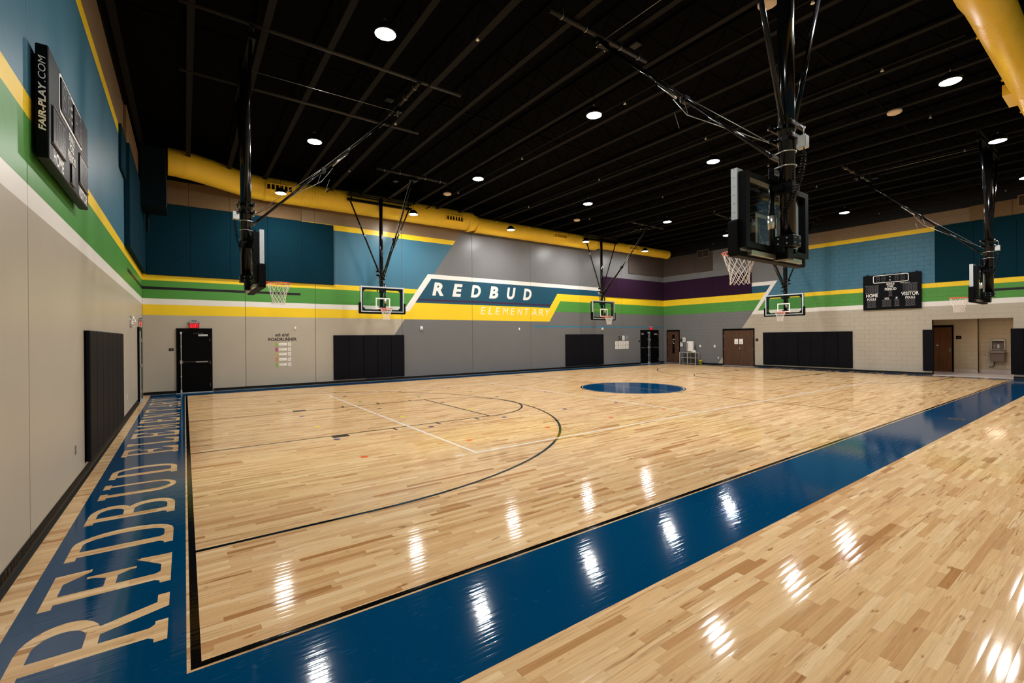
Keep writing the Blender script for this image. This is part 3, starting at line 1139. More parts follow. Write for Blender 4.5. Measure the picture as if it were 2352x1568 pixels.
# sprinkler lines
head_me = MB().lathe([(0.012, 0.0), (0.012, -0.03), (0.022, -0.034), (0.008, -0.05), (0.02, -0.056), (0.034, -0.06), (0.034, -0.063)], 12).mesh('sprinkler_head', M_ZINC)
for i, x in enumerate((4.50, 8.62, 12.05, 15.7, 19.45, 26.3)):
    t = thing('sprinkler_pipe', 'black sprinkler pipe along the ceiling, %s from the left wall' % (ORD + ['sixth'])[i], 'pipe', (x, 0, 7.49), 0, 'sprinkler pipes under the joists')
    MB().tube([(0, 2.0, 0), (0, 18.4, 0)], 0.021, 8).build('pipe', M_JOIST, t)
    for y in (3.27, 7.3, 11.4, 15.5):
        put('sprinkler_head', head_me, t, loc=(0, y, -0.02))
        MB().tube([(0, y + 0.5, 0.02), (0, y + 0.5, ZC - 7.49)], 0.005, 4).build('hanger_rod', M_JOIST, t)
# ceiling sensors
sens = [(7.68, 3.56, 'between the front and third lamp rows, nearer the left wall'), (13.97, 3.56, 'between the front and third lamp rows, nearer the right wall'),
        (7.99, 15.2, 'beyond the second lamp row, nearer the left wall'), (14.69, 15.3, 'beyond the second lamp row, nearer the right wall')]
s_me = MB().lathe([(0.13, 0.03), (0.15, 0.0), (0.14, -0.03), (0.09, -0.055), (0.03, -0.06)], 24).mesh('sensor_body', M_SENSOR, True)
for x, y, d in sens:
    t = thing('ceiling_sensor', 'small beige ceiling sensor ' + d, 'sensor', (x, y, 7.2), 0, 'beige sensors hung from the ceiling')
    put('body', s_me, t)
    MB().tube([(0, 0, 0.03), (0, 0, JZ - 7.2)], 0.012, 8).build('stem', M_JOIST, t)

# ------------------------------------------------------------------ ducts
def corr(rad, x0, x1, step=0.055, d=0.004):
    prof = []
    x = x0
    while x < x1:
        prof += [(rad, x), (rad, x + step - 0.012), (rad + d, x + step - 0.008), (rad + d, x + step - 0.004)]
        x += step
    prof.append((rad, x1))
    return prof
def grille(parent, x, cy, cz, rad, side, wd=0.86, hh=0.24):
    """register set on the duct's flank, side = -1 faces -y, +1 faces +y; tilted a little downwards"""
    a = math.radians(8)
    g = MB()
    y0, y1 = (-(rad + 0.09), -(rad - 0.08)) if side < 0 else (rad - 0.08, rad + 0.09)
    def T(m):
        m.v = [(v[0], cy + v[1], cz + v[2]) for v in m.v]
        return m
    b = MB()
    b.box(x - wd / 2, x + wd / 2, y0, y1, hh / 2 - 0.02, hh / 2)
    b.box(x - wd / 2, x + wd / 2, y0, y1, -hh / 2, -hh / 2 + 0.02)
    b.box(x - wd / 2, x - wd / 2 + 0.02, y0, y1, -hh / 2 + 0.02, hh / 2 - 0.02)
    b.box(x + wd / 2 - 0.02, x + wd / 2, y0, y1, -hh / 2 + 0.02, hh / 2 - 0.02)
    go = T(b).build('grille', M_DUCT, parent)
    ym = (y0 + y1) / 2
    T(MB().box(x - wd / 2 + 0.02, x + wd / 2 - 0.02, ym - 0.01, ym + 0.01, -hh / 2 + 0.02, hh / 2 - 0.02)).build('backing', M_DUCTIN, go)
    for i in range(5):
        xx = x - wd / 2 + wd * (i + 1) / 6
        ya, yb = (y0 + 0.005, ym - 0.01) if side < 0 else (ym + 0.01, y1 - 0.005)
        T(MB().box(xx - 0.02, xx + 0.02, ya, yb, -hh / 2 + 0.02, hh / 2 - 0.02)).build('slat', M_DUCT, go)
def hanger(parent, x, cy, cz, rad):
    MB().tube([(x, cy - rad * 0.72, cz + rad * 0.70), (x, cy - rad * 0.72, ZC - 0.05)], 0.006, 5).build('hanger', M_BLACK, parent)
    MB().box(x - 0.02, x + 0.02, cy - rad * 0.8 - 0.02, cy - rad * 0.72, cz + rad * 0.58, cz + rad * 0.73).build('hanger_clip', M_DUCT, parent)

DY, DZ = 19.07, 7.42
d1 = thing('air_duct', 'long round yellow air duct along the top of the back wall', 'duct', (0, 0, 0))
secs = [(2.4, 11.2, 0.435, 7.42), (11.45, 19.7, 0.37, 7.31), (19.95, 26.6, 0.27, 7.34)]
for (a, b, r, zc) in secs:
    MB().lathe(corr(r, a, b), 40, (0, DY, zc), 'X', cap=False).build('duct_section', M_DUCT, d1, True)
for (a, b, ra, rb_, zc) in ((11.0, 11.5, 0.445, 0.373, 7.38), (19.5, 20.0, 0.375, 0.275, 7.32)):
    MB().lathe([(ra - 0.01, a), (ra + 0.004, a + 0.02), (ra + 0.004, a + 0.16), (rb_ + 0.004, b - 0.1), (rb_ + 0.004, b)], 40, (0, DY, zc), 'X', cap=False).build('reducer', M_DUCT, d1, True)
MB().lathe([(0.272, 26.55), (0.285, 26.6), (0.285, 26.7), (0.25, 26.74), (0.05, 26.75)], 40, (0, DY, 7.34), 'X').build('end_cap', M_DUCT, d1, True)
for x, r, zc in ((2.88, 0.435, 7.40), (10.15, 0.435, 7.33), (16.7, 0.37, 7.35), (22.9, 0.27, 7.37)):
    grille(d1, x, DY, zc, r, -1)
for x in (4.6, 6.9, 9.0):
    hanger(d1, x, DY, DZ, 0.435)
for x in (12.6, 14.6, 17.9):
    hanger(d1, x, DY, 7.31, 0.37)
for x in (21.0, 24.6):
    hanger(d1, x, DY, 7.34, 0.27)
# the swept elbow pair at the left end, rising to the boxed drop
pts = []
for i in range(25):
    s = i / 24
    e = s * s * (3 - 2 * s)
    pts.append((2.45 - 2.84 * s, DY - 1.0 * e, DZ + 0.08 * e))
MB().tube(pts, 0.425, 36, cap=False).build('offset_elbow', M_DUCT, d1, True)
for s in (0.86, 0.60):
    i = int(s * 24)
    MB().tube([pts[i], pts[i + 1]], 0.432, 36, cap=False).build('elbow_band', M_DUCT, d1, True)
bx = thing('duct_drop_box', 'tall dark teal boxed duct drop high in the back left corner', 'box', (0, 0, 0))
MB().box(-1.02, -0.42, 17.32, 18.55, 5.87, 6.86).build('lower_box', M_TEALBOX, bx)
MB().box(-1.02, -0.43, 17.33, 18.55, 6.87, 7.64).build('upper_box', M_TEALBOX, bx)
MB().box(-0.42, -0.415, 17.33, 17.36, 5.88, 6.84).build('corner_trim', M_ZINC, bx)
pc = thing('corner_conduit', 'slim vertical grey conduit below the boxed duct in the left corner', 'pipe', (-0.92, 18.48, 4.4))
MB().tube([(0, 0, 0.9), (0, 0, 1.47)], 0.05, 10).build('pipe', M_TEALBOX, pc)

DY2, DZ2, DR2 = 1.52, 7.3, 0.28
d2 = thing('air_duct', 'big round yellow air duct overhead in the upper right of the view', 'duct', (0, 0, 0))
MB().lathe(corr(0.305, 1.0, 9.95), 44, (0, DY2, DZ2), 'X', cap=False).build('duct_section', M_DUCT, d2, True)
MB().lathe([(0.308, 9.6), (0.312, 9.65), (0.312, 10.35), (0.286, 10.7), (0.286, 10.95)], 44, (0, DY2, DZ2), 'X', cap=False).build('reducer', M_DUCT, d2, True)
MB().lathe(corr(0.28, 10.9, 20.0), 44, (0, DY2, DZ2), 'X', cap=False).build('duct_section', M_DUCT, d2, True)
MB().lathe(corr(0.24, 20.0, 26.5), 40, (0, DY2, DZ2), 'X').build('duct_section', M_DUCT, d2, True)
for x in (9.1, 15.3, 21.5):
    grille(d2, x, DY2, DZ2 - 0.06, 0.28 if x < 20 else 0.24, 1, 0.9, 0.24)
for x in (9.6, 12.2, 14.7, 17.2):
    r = 0.28
    MB().tube([(x, DY2 + r * 0.9, DZ2 + r * 0.5), (x, DY2 + r * 0.9, ZC - 0.05)], 0.006, 5).build('hanger', M_BLACK, d2)
    MB().box(x - 0.03, x + 0.03, DY2 + r * 0.93, DY2 + r * 0.93 + 0.10, DZ2 + 0.1, DZ2 + 0.13).build('hanger_clip', M_DUCT, d2)

# ------------------------------------------------------------------ basketball hoops (local +y points to the court, z = 0 on the floor)
def hoop(label, loc, rz, dz=0.0, rad=0.1, extra_pipes=False, my=-0.24):
    """my: mast centre behind the glass; dz: small height setting of this hoop"""
    t = thing('basketball_hoop', label, 'basketball hoop', loc, rz, 'ceiling-hung basketball hoops')
    zt = 7.62
    # mast: large tube with a sleeve, a lower bracket box and a cap
    MB().tube([(0, my, 3.12 + dz), (0, my, zt)], rad, 24).build('mast', M_BLACK_GLOSS, t, True)
    br = MB()
    br.cbox(-rad - 0.025, rad + 0.025, my - rad - 0.02, my + rad + 0.03, 3.02 + dz, 3.17 + dz, 0.008)
    br.cbox(-0.085, 0.085, my - 0.04, my + rad + 0.08, 2.86 + dz, 3.02 + dz, 0.008)
    b1 = br.build('lower_bracket', M_BLACK, t)
    bm = MB()
    for sx in (-1, 1):
        for zz in (3.06, 3.13):
            for yy in (my - 0.05, my + 0.06):
                bm.lathe([(0.011, sx * (rad + 0.025)), (0.011, sx * (rad + 0.037))], 6, (0, yy, zz + dz), 'X')
    for sx in (-0.07, 0.07):
        for zz in (3.06, 3.13):
            bm.lathe([(0.011, my - rad - 0.03), (0.011, my - rad - 0.018)], 6, (sx, 0, zz + dz), 'Y')
    bm.build('bolts', M_ZINC, b1)
    MB().cbox(-rad - 0.012, rad + 0.012, my - rad - 0.012, my + rad + 0.012, 3.72 + dz, 3.87 + dz, 0.008).build('sleeve', M_BLACK, t)
    # clamps and U-bolts
    for zz in (4.62, 4.46):
        cl = MB()
        cl.lathe([(rad + 0.004, zz - 0.03), (rad + 0.016, zz - 0.03), (rad + 0.016, zz + 0.03), (rad + 0.004, zz + 0.03)], 24, (0, my, 0))
        cl.cbox(-rad - 0.10, rad + 0.10, my - rad - 0.045, my - rad - 0.010, zz - 0.032, zz + 0.032, 0.006)
        cl.cbox(-rad - 0.10, rad + 0.10, my + rad + 0.010, my + rad + 0.045, zz - 0.032, zz + 0.032, 0.006)
        co = cl.build('clamp', M_BLACK, t)
        bm = MB()
        for sx in (-1, 1):
            for yy in (-rad - 0.05, rad + 0.05):
                bm.lathe([(0.017, -0.012), (0.017, 0.012), (0.009, 0.02)], 8, (sx * (rad + 0.06), my + yy, zz), 'Y')
        bm.build('bolts', M_ZINC, co)
    for zz in (4.27, 4.08):
        arcp = [((rad + 0.009) * math.cos(a), my - (rad + 0.009) * math.sin(a), zz + 0.02) for a in [PI * i / 14 for i in range(15)]]
        arcp = [(rad + 0.009, my + rad + 0.07, zz)] + arcp + [(-rad - 0.009, my + rad + 0.07, zz)]
        MB().tube(arcp, 0.009, 6).build('u_bolt', M_ZINC, t, True)
        MB().cbox(-rad - 0.04, rad + 0.04, my + rad + 0.03, my + rad + 0.075, zz - 0.03, zz + 0.03, 0.006).build('saddle', M_BLACK, t)
    # lateral struts to a beam
    for sx in (-1, 1):
        MB().tube([(sx * (rad + 0.045), my - 0.02, 4.63), (sx * 1.24, my - 0.02, 7.36)], 0.032, 12).build('strut', M_BLACK_GLOSS, t, True)
    MB().cbox(-1.36, 1.36, my - 0.07, my + 0.05, 7.34, 7.44, 0.01).build('lateral_beam', M_BLACK, t)
    MB().cbox(-1.36, 1.36, my - 0.03, my + 0.03, 7.535, 7.57, 0.006).build('lateral_beam', M_BLACK, t)
    for sx in (-1.2, 1.2):
        MB().tube([(sx, my, 7.4), (sx, my, JZ + 0.06)], 0.03, 8).build('beam_clamp', M_BLACK, t)
    # folding brace
    A, J, B = Vector((0, my + rad + 0.06, 4.27)), Vector((0, my + 1.52, 5.66)), Vector((0, my + 3.3, 7.5))
    for sx in (-0.035, 0.035):
        MB().tube([A + Vector((sx, 0, 0)), J + Vector((sx, 0, 0))], 0.024, 10).build('brace', M_BLACK_GLOSS, t, True)
    d = (B - J).normalized()
    MB().tube([J - d * 0.25, B], 0.03, 12).build('brace', M_BLACK_GLOSS, t, True)
    jb = MB()
    jb.cbox(-0.075, 0.075, J.y - 0.05, J.y + 0.05, J.z - 0.06, J.z + 0.05, 0.01)
    for sx in (-1, 1):
        jb.lathe([(0.026, sx * 0.075), (0.026, sx * 0.095)], 8, (0, J.y, J.z), 'X')
    jo = jb.build('brace_joint', M_BLACK, t)
    MB().tube([J + Vector((0.05, 0.2, 0.12)), J + Vector((0.05, 0.55, 0.50))], 0.016, 8).build('spring_rod', M_STEEL, jo, True)
    for off in (0.0, -0.16):
        q = J + Vector((-0.06, -off, off))
        MB().tube([q, q + Vector((-0.02, -0.10, -0.30))], 0.004, 5).build('latch_wire', M_CABLE, jo)
    C1 = Vector((-0.03, my + rad + 0.08, 4.47))
    J2 = J + Vector((0, 0.22, 0.10))
    MB().tube([C1, J2 + Vector((0.0, -0.25, -0.36)), J2], 0.007, 6).build('cable', M_CABLE, t, True)
    MB().tube([C1 + Vector((0.08, 0, 0)), J + Vector((0.06, 0.02, 0.06)), B + Vector((0.08, 0.02, 0.03))], 0.006, 6).build('cable', M_CABLE, t, True)
    MB().tube([B + Vector((-0.06, 0.03, 0.0)), Vector((-0.06, my, 7.47))], 0.006, 5).build('cable', M_CABLE, t, True)
    # head clamps at the brace top, support pipes
    hb = MB()
    hb.cbox(-0.13, 0.13, B.y - 0.06, B.y + 0.06, B.z - 0.07, B.z + 0.05, 0.01)
    hb.lathe([(0.05, -0.19), (0.05, -0.13)], 14, (0, B.y, B.z), 'X')
    ho = hb.build('brace_head', M_BLACK, t)
    bm = MB()
    for sx in (-0.11, 0.11):
        for sy in (-0.045, 0.045):
            bm.lathe([(0.013, B.z - 0.085), (0.013, B.z - 0.07)], 6, (sx, B.y + sy, 0))
    bm.build('bolts', M_ZINC, ho)
    PZ = 7.61
    MB().tube([(-1.32, B.y, PZ), (1.32, B.y, PZ)], 0.044, 12).build('support_pipe', M_PIPE, t, True)
    MB().tube([(-1.32, my, PZ), (1.32, my, PZ)], 0.044, 12).build('support_pipe', M_PIPE, t, True)
    clips = [(-1.05, B.y), (-0.45, B.y), (0.5, B.y), (1.05, B.y)]
    if extra_pipes:
        for sx in (-1.23, 1.23):
            MB().tube([(sx, my - 1.1, PZ + 0.07), (sx, my + 4.4, PZ + 0.07)], 0.044, 12).build('support_pipe', M_PIPE, t, True)
    for (cx, cy) in clips:
        pp = [(cx, cy + 0.055 * math.cos(a), PZ + 0.055 * math.sin(a)) for a in [PI + PI * i / 8 for i in range(9)]]
        MB().tube([(cx, cy - 0.055, PZ + 0.1)] + pp + [(cx, cy + 0.055, PZ + 0.1)], 0.007, 5).build('pipe_clip', M_ZINC, t, True)
    MB().cbox(0.40, 0.58, B.y - 0.5, B.y - 0.3, 7.42, 7.56, 0.015).build('winch', M_BLACK, t)
    # junction box, coiled cord, actuator
    jx = 0.03
    MB().cbox(jx - 0.055, jx + 0.055, my - rad - 0.14, my - rad - 0.02, 4.30, 4.46, 0.006).build('junction_box', M_ZINC, t)
    MB().tube([(jx, my - rad - 0.09, 4.46), (jx + 0.01, my - rad - 0.10, 4.56), (jx + 0.03, my - rad - 0.03, 4.63)], 0.009, 6).build('conduit', M_STEEL, t, True)
    cp = []
    P0, P1, P2 = Vector((jx, my - rad - 0.10, 4.30)), Vector((jx - 0.01, my - rad - 0.10, 3.80)), Vector((-0.15, my + 0.04, 3.38))
    N_ = 300
    for i in range(N_ + 1):
        s = i / N_
        p = P0 * (1 - s) ** 2 + P1 * (2 * s * (1 - s)) + P2 * s ** 2
        a = 2 * PI * 26 * s
        rr = 0.026 * min(1, s * 12, (1 - s) * 12)
        cp.append(p + Vector((rr * math.cos(a), rr * math.sin(a), 0)))
    MB().tube(cp, 0.007, 5).build('coiled_cord', M_BLACK, t, True)
    hx = -0.105
    MB().tube([(hx, my + rad + 0.05, 2.98 + dz), (hx, my + rad + 0.05, 4.1)], 0.036, 12).build('height_actuator', M_BLACK_GLOSS, t, True)
    MB().tube([(hx, my + rad + 0.05, 3.28 + dz), (hx, my + rad + 0.05, 3.46 + dz)], 0.05, 14).build('actuator_motor', M_ZINC, t, True)
    # parallelogram arms
    for zz in (3.80, 2.98):
        for sx in (-0.19, 0.16):
            MB().box(sx, sx + 0.03, my - rad * 0.3, min(-0.14, my + rad), zz + dz - 0.035, zz + dz + 0.035).build('arm', M_BLACK, t)
    # backboard: glass, aluminium edge, rear frame, target, pad
    zb, ztp, hw = 2.905 + dz, 3.965 + dz, 0.915
    bb = MB().box(-hw + 0.02, hw - 0.02, -0.013, 0.0, zb + 0.02, ztp - 0.02).build('backboard', M_GLASS, t)
    fr_ = MB()
    f = 0.055
    fr_.box(-hw, hw, -0.075, 0.004, ztp - f, ztp)
    fr_.box(-hw, hw, -0.075, 0.004, zb, zb + f)
    fr_.box(-hw, -hw + f, -0.075, 0.004, zb + f, ztp - f)
    fr_.box(hw - f, hw, -0.075, 0.004, zb + f, ztp - f)
    fr_.build('edge_frame', M_ALU, bb)
    bm = MB()
    for sx in (-1, 1):
        for k in range(6):
            zz = zb + 0.5 + k * 0.11
            bm.lathe([(0.007, sx * hw), (0.007, sx * (hw + 0.004))], 6, (0, -0.035, zz), 'X')
    bm.build('rivets', M_STEEL, bb)
    rf = MB()
    e, g = 0.085, 0.10
    for (a, b, c_, d_) in ((-hw + 0.02, hw - 0.02, ztp - 0.05 - g * 0.75, ztp - 0.05), (-hw + 0.02, hw - 0.02, zb + 0.05, zb + 0.05 + g * 0.75)):
        rf.box(a, b, -0.175, -0.08, c_, d_)
    for sx in (-1, 1):
        x0, x1 = sorted((sx * (hw - 0.02), sx * (hw - 0.02 - g)))
        rf.box(x0, x1, -0.175, -0.08, zb + 0.125, ztp - 0.125)
        for zz, s in ((ztp - 0.125, -1), (zb + 0.125, 1)):
            xi = sx * (hw - 0.02 - g)
            rf.prism([(xi, zz), (xi - sx * 0.11, zz), (xi, zz + s * 0.11)] if sx * s < 0 else [(xi, zz), (xi, zz + s * 0.11), (xi - sx * 0.11, zz)], -0.10, -0.08)
    rf.build('rear_frame', M_BLACK, bb)
    tg = MB()
    w2, h2, lw = 0.305, 0.457, 0.052
    z0 = 3.048 + dz
    tg.box(-w2, w2, 0.0005, 0.0012, z0 + h2 - lw, z0 + h2)
    tg.box(-w2, w2, 0.0005, 0.0012, z0, z0 + lw)
    tg.box(-w2, -w2 + lw, 0.0005, 0.0012, z0 + lw, z0 + h2 - lw)
    tg.box(w2 - lw, w2, 0.0005, 0.0012, z0 + lw, z0 + h2 - lw)
    tg.build('target_square', M_WHITEP, bb)
    pd = MB()
    o_, i_, zp, hp_ = hw + 0.055, hw - 0.012, zb - 0.055, zb + 0.40
    pd.prism([(-o_ + 0.03, zp), (o_ - 0.03, zp), (o_, zp + 0.03), (o_, hp_ - 0.03), (o_ - 0.02, hp_), (i_, hp_), (i_, zb + 0.012), (-i_, zb + 0.012), (-i_, hp_), (-o_ + 0.02, hp_), (-o_, hp_ - 0.03), (-o_, zp + 0.03)], -0.10, 0.022)
    pd.build('edge_padding', M_BLACK_MATTE, bb)
    st = MB()
    for sx in (-1, 1):
        x0, x1 = sorted((sx * 0.06, sx * 0.72))
        st.box(x0, x1, -0.155, -0.10, zb - 0.03, zb + 0.03)
    st.build('bottom_channel', M_ZINC, bb)
    # rim and net
    rc, rr = 0.385, 0.232
    rim = MB().tube([(rr * math.cos(a), rc + rr * math.sin(a), z0) for a in [2 * PI * i / 36 for i in range(36)]], 0.0095, 8, closed=True).build('rim', M_ORANGE, t, True)
    rb2 = MB()
    rb2.box(-0.09, 0.09, 0.004, 0.022, z0 - 0.10, z0 + 0.02)
    for sx in (-1, 1):
        rb2.tube([(sx * 0.075, 0.02, z0 - 0.01), (sx * 0.11, rc - math.sqrt(rr ** 2 - 0.11 ** 2), z0)], 0.012, 6)
        rb2.tube([(sx * 0.05, 0.02, z0 - 0.085), (sx * 0.09, rc - math.sqrt(rr ** 2 - 0.09 ** 2) + 0.01, z0 - 0.008)], 0.009, 6)
    rb2.poly([(-0.09, 0.02, z0 - 0.012), (0.09, 0.02, z0 - 0.012), (0.115, rc - rr * 0.87, z0 - 0.004), (-0.115, rc - rr * 0.87, z0 - 0.004)])
    rb2.build('rim_bracket', M_ORANGE, rim)
    nt = MB()
    rows = [(0.228, 0.0), (0.185, -0.145), (0.160, -0.215), (0.140, -0.28), (0.130, -0.345), (0.128, -0.405), (0.134, -0.455)]
    def node(k, i):
        a = 2 * PI * (i + 0.5 * (k % 2)) / 12 + 0.05
        return Vector((rows[k][0] * math.cos(a), rc + rows[k][0] * math.sin(a), z0 + rows[k][1]))
    for k in range(len(rows) - 1):
        for i in range(12):
            p = node(k, i)
            if k % 2 == 0:
                qs = (node(k + 1, i), node(k + 1, i - 1))
            else:
                qs = (node(k + 1, i), node(k + 1, i + 1))
            for q in qs:
                nt.tube([p, q], 0.0042, 4, cap=False)
    nt.build('net', M_NET, rim)
    return t

hoop('black ceiling-hung hoop at the left end, backboard seen edge-on before the dark teal panels', (1.262, 10.875, 0), -PI / 2, 0.0, 0.1, True, my=-0.21)
hoop('black ceiling-hung hoop over the back sideline, just left of the REDBUD wall sign', (6.65, 18.37, 0), PI, 0.0, 0.075, my=-0.16)
hoop('black ceiling-hung hoop over the back sideline, between REDBUD sign and purple panels', (19.72, 18.37, 0), PI, -0.07, 0.075, my=-0.16)
hoop('largest ceiling-hung hoop, seen from behind with its coiled cord, upper right', (6.6, 3.1, 0), 0.0, 0.0, 0.1, my=-0.27)
hoop('ceiling-hung hoop facing the camera at the right end, left of the scoreboard', (24.92, 10.9, 0), PI / 2, -0.05, 0.095, True, my=-0.22)
hoop('ceiling-hung hoop seen edge-on at the far right, above the alcove opening', (19.72, 3.08, 0), 0.0, -0.09, 0.1, my=-0.27)

# ------------------------------------------------------------------ scoreboards
SEGS = {'a': (0, 1, 1, 1), 'g': (0, 0.5, 1, 0.5), 'd': (0, 0, 1, 0), 'f': (0, 0.5, 0, 1), 'b': (1, 0.5, 1, 1), 'e': (0, 0, 0, 0.5), 'c': (1, 0, 1, 0.5)}
def digits(mb, x0, x1, z0, z1, y, which='8'):
    wdt = (x1 - x0)
    th = wdt * 0.17
    for s in ('bc' if which == '1' else 'abcdefg'):
        a, b, c_, d_ = SEGS[s]
        ax_, bx_, az_, bz_ = x0 + a * wdt, x0 + c_ * wdt, z0 + b * (z1 - z0), z0 + d_ * (z1 - z0)
        if abs(az_ - bz_) < 1e-6:
            mb.box(ax_ + th * 0.7, bx_ - th * 0.7, y - 0.002, y, az_ - th / 2, az_ + th / 2)
        else:
            mb.box(ax_ - th / 2, ax_ + th / 2, y - 0.002, y, az_ + th * 0.6, bz_ - th * 0.6)
def window(parent, x0, x1, z0, z1, y, pattern, frame=True, m=None):
    o = MB().box(x0, x1, y - 0.012, y, z0, z1).build('digit_window', m or M_DIGWIN, parent)
    if frame:
        MB().box(x0 - 0.01, x1 + 0.01, y - 0.018, y, z1, z1 + 0.012).build('window_lip', M_GREYINK, o)
        MB().box(x0 - 0.01, x1 + 0.01, y - 0.018, y, z0 - 0.012, z0).build('window_lip', M_GREYINK, o)
    n = len(pattern)
    W_ = (x1 - x0) / n
    for i, ch in enumerate(pattern):
        if ch == ' ':
            continue
        pz = (z1 - z0) * 0.14
        d = MB()
        digits(d, x0 + W_ * (i + 0.24), x0 + W_ * (i + 0.76), z0 + pz, z1 - pz, y - 0.012, ch)
        d.build('digit', M_SEG, o)['kind'] = 'stuff'
    return o
def round_outline(parent, x0, x1, z0, z1, y, r, th, m):
    def pts(off):
        out = []
        for (cx, cz, a0) in ((x1 - r, z1 - r, 0), (x0 + r, z1 - r, PI / 2), (x0 + r, z0 + r, PI), (x1 - r, z0 + r, 3 * PI / 2)):
            for i in range(7):
                a = a0 + PI / 2 * i / 6
                out.append((cx + (r - off) * math.cos(a), y, cz + (r - off) * math.sin(a)))
        return out + [out[0]]
    MB().strip(pts(0), pts(th)).build('outline', m, parent)

sb = thing('scoreboard', 'black scoreboard with HOME, VISITOR and FOULS on the right block wall', 'scoreboard', at_right(7.03, 0, 0.0), RZ_RIGHT)
X = lambda y: 7.03 - y          # world y -> local x
cab = MB().cbox(X(8.11), X(5.955), -0.10, -0.012, 3.0, 4.645, 0.012).build('cabinet', M_SCORE, sb)
hk = MB()
for y in (7.95, 6.12, 7.3, 6.7):
    hk.box(X(y) - 0.04, X(y) + 0.04, -0.07, -0.002, 4.645, 4.69)
hk.build('mounting_ears', M_BLACK, sb)
yf = -0.101
round_outline(sb, X(7.71), X(6.385), 4.255, 4.625, yf - 0.002, 0.07, 0.028, M_WHITEP)
window(sb, X(7.62), X(7.2), 4.30, 4.58, yf, '88', False, M_SCORE)
window(sb, X(6.93), X(6.49), 4.30, 4.58, yf, '88', False, M_SCORE)
cd = MB()
for zz in (4.37, 4.52):
    cd.lathe([(0.026, yf - 0.004), (0.026, yf)], 12, (X(7.065), 0, zz), 'Y')
cd.build('colon_lamps', M_WHITEP, sb)
window(sb, X(8.02), X(7.49), 3.80, 4.14, yf, '188')
window(sb, X(6.60), X(6.08), 3.80, 4.14, yf, '188')
window(sb, X(7.12), X(6.985), 3.625, 3.855, yf, '8')
window(sb, X(7.37), X(7.02), 3.155, 3.43, yf, '88')
window(sb, X(6.905), X(6.725), 3.155, 3.43, yf, '8')
window(sb, X(7.95), X(7.60), 3.135, 3.43, yf, '88')
window(sb, X(6.51), X(6.155), 3.145, 3.42, yf, '88')
for s, ya, yb, z0, z1 in (('HOME', 7.985, 7.525, 3.60, 3.765), ('FOULS', 7.945, 7.60, 3.455, 3.56), ('VISITOR', 6.655, 6.03, 3.605, 3.765), ('FOULS', 6.505, 6.165, 3.455, 3.56),
                          ('BONUS', 7.195, 6.90, 4.14, 4.225), ('POSS', 7.16, 6.935, 4.035, 4.12), ('PERIOD', 7.26, 6.83, 3.885, 4.01), ('NO', 7.265, 7.105, 3.46, 3.555), ('F', 6.855, 6.785, 3.46, 3.56)):
    letters(sb, s, X(ya), X(yb), z0, z1, yf - 0.001, M_WHITEP, bold=0.022)
letters(sb, 'FAIR-PLAY', X(6.70), X(6.33), 4.18, 4.212, yf - 0.001, M_WHITEP, bold=0.02, shear=0.25)

# the shorter scoreboard on the left wall, front at x = XL + 0.12
sl = thing('scoreboard', 'black scoreboard with lettered edge high on the left wall', 'scoreboard', at_left(7.0), RZ_LEFT)
X = lambda y: y - 7.0
MB().cbox(X(5.95), X(8.06), -0.125, -0.035, 3.55, 4.60, 0.008).build('cabinet', M_SCORE, sl)
mr_ = MB()
for y in (6.3, 7.7):
    mr_.box(X(y) - 0.03, X(y) + 0.03, -0.035, 0.0, 3.6, 4.62)
mr_.build('mounting_rails', M_BLACK, sl)
yf = -0.126
k_ = 1.014 / 1.134
q = lambda y: X(y * k_)
round_outline(sl, X(6.38), X(7.63), 4.165, 4.57, yf - 0.002, 0.07, 0.03, M_WHITEP)
window(sl, X(6.44), X(6.92), 4.20, 4.53, yf, '88', False)
window(sl, X(7.10), X(7.58), 4.20, 4.53, yf, '88', False)
cd = MB()
for zz in (4.28, 4.36, 4.44):
    cd.lathe([(0.022, yf - 0.004), (0.022, yf)], 12, (X(7.01), 0, zz), 'Y')
cd.build('colon_lamps', M_WHITEP, sl)
window(sl, X(6.06), X(6.60), 3.74, 4.08, yf, '188')
window(sl, X(7.42), X(7.96), 3.74, 4.08, yf, '188')
window(sl, X(6.93), X(7.10), 3.60, 3.80, yf, '8')
letters(sl, 'HOME', X(6.12), X(6.58), 3.575, 3.70, yf - 0.001, M_WHITEP, bold=0.022)
letters(sl, 'VISITOR', X(7.40), X(7.98), 3.575, 3.70, yf - 0.001, M_WHITEP, bold=0.022)
letters(sl, 'PERIOD', X(6.80), X(7.23), 3.83, 3.93, yf - 0.001, M_WHITEP, bold=0.022)
letters(sl, 'POSS', X(6.9), X(7.13), 3.955, 4.035, yf - 0.001, M_WHITEP, bold=0.02)
letters(sl, 'BONUS', X(6.87), X(7.16), 4.05, 4.13, yf - 0.001, M_WHITEP, bold=0.02)
# edge lettering on the side that faces the camera (local x = const), reading upwards
for s, a, b, bold in (('FAIR-PLAY', 3.80, 4.245, 0.03), ('.COM', 4.25, 4.49, 0.0)):
    me = text_mesh(s, bold, 0.2)
    vs = [v.co.copy() for v in me.vertices]
    fs = [tuple(p.vertices) for p in me.polygons]
    bpy.data.meshes.remove(me)
    ax0, ax1 = min(v.x for v in vs), max(v.x for v in vs)
    ay0, ay1 = min(v.y for v in vs), max(v.y for v in vs)
    xx = X(5.95) - 0.001
    out = [(xx, -0.055 - (1 - (v.y - ay0) / (ay1 - ay0)) * 0.05 + 0.0, a + (v.x - ax0) / (ax1 - ax0) * (b - a)) for v in vs]
    MB().add(out, fs).build('lettering', M_WHITEP, sl)

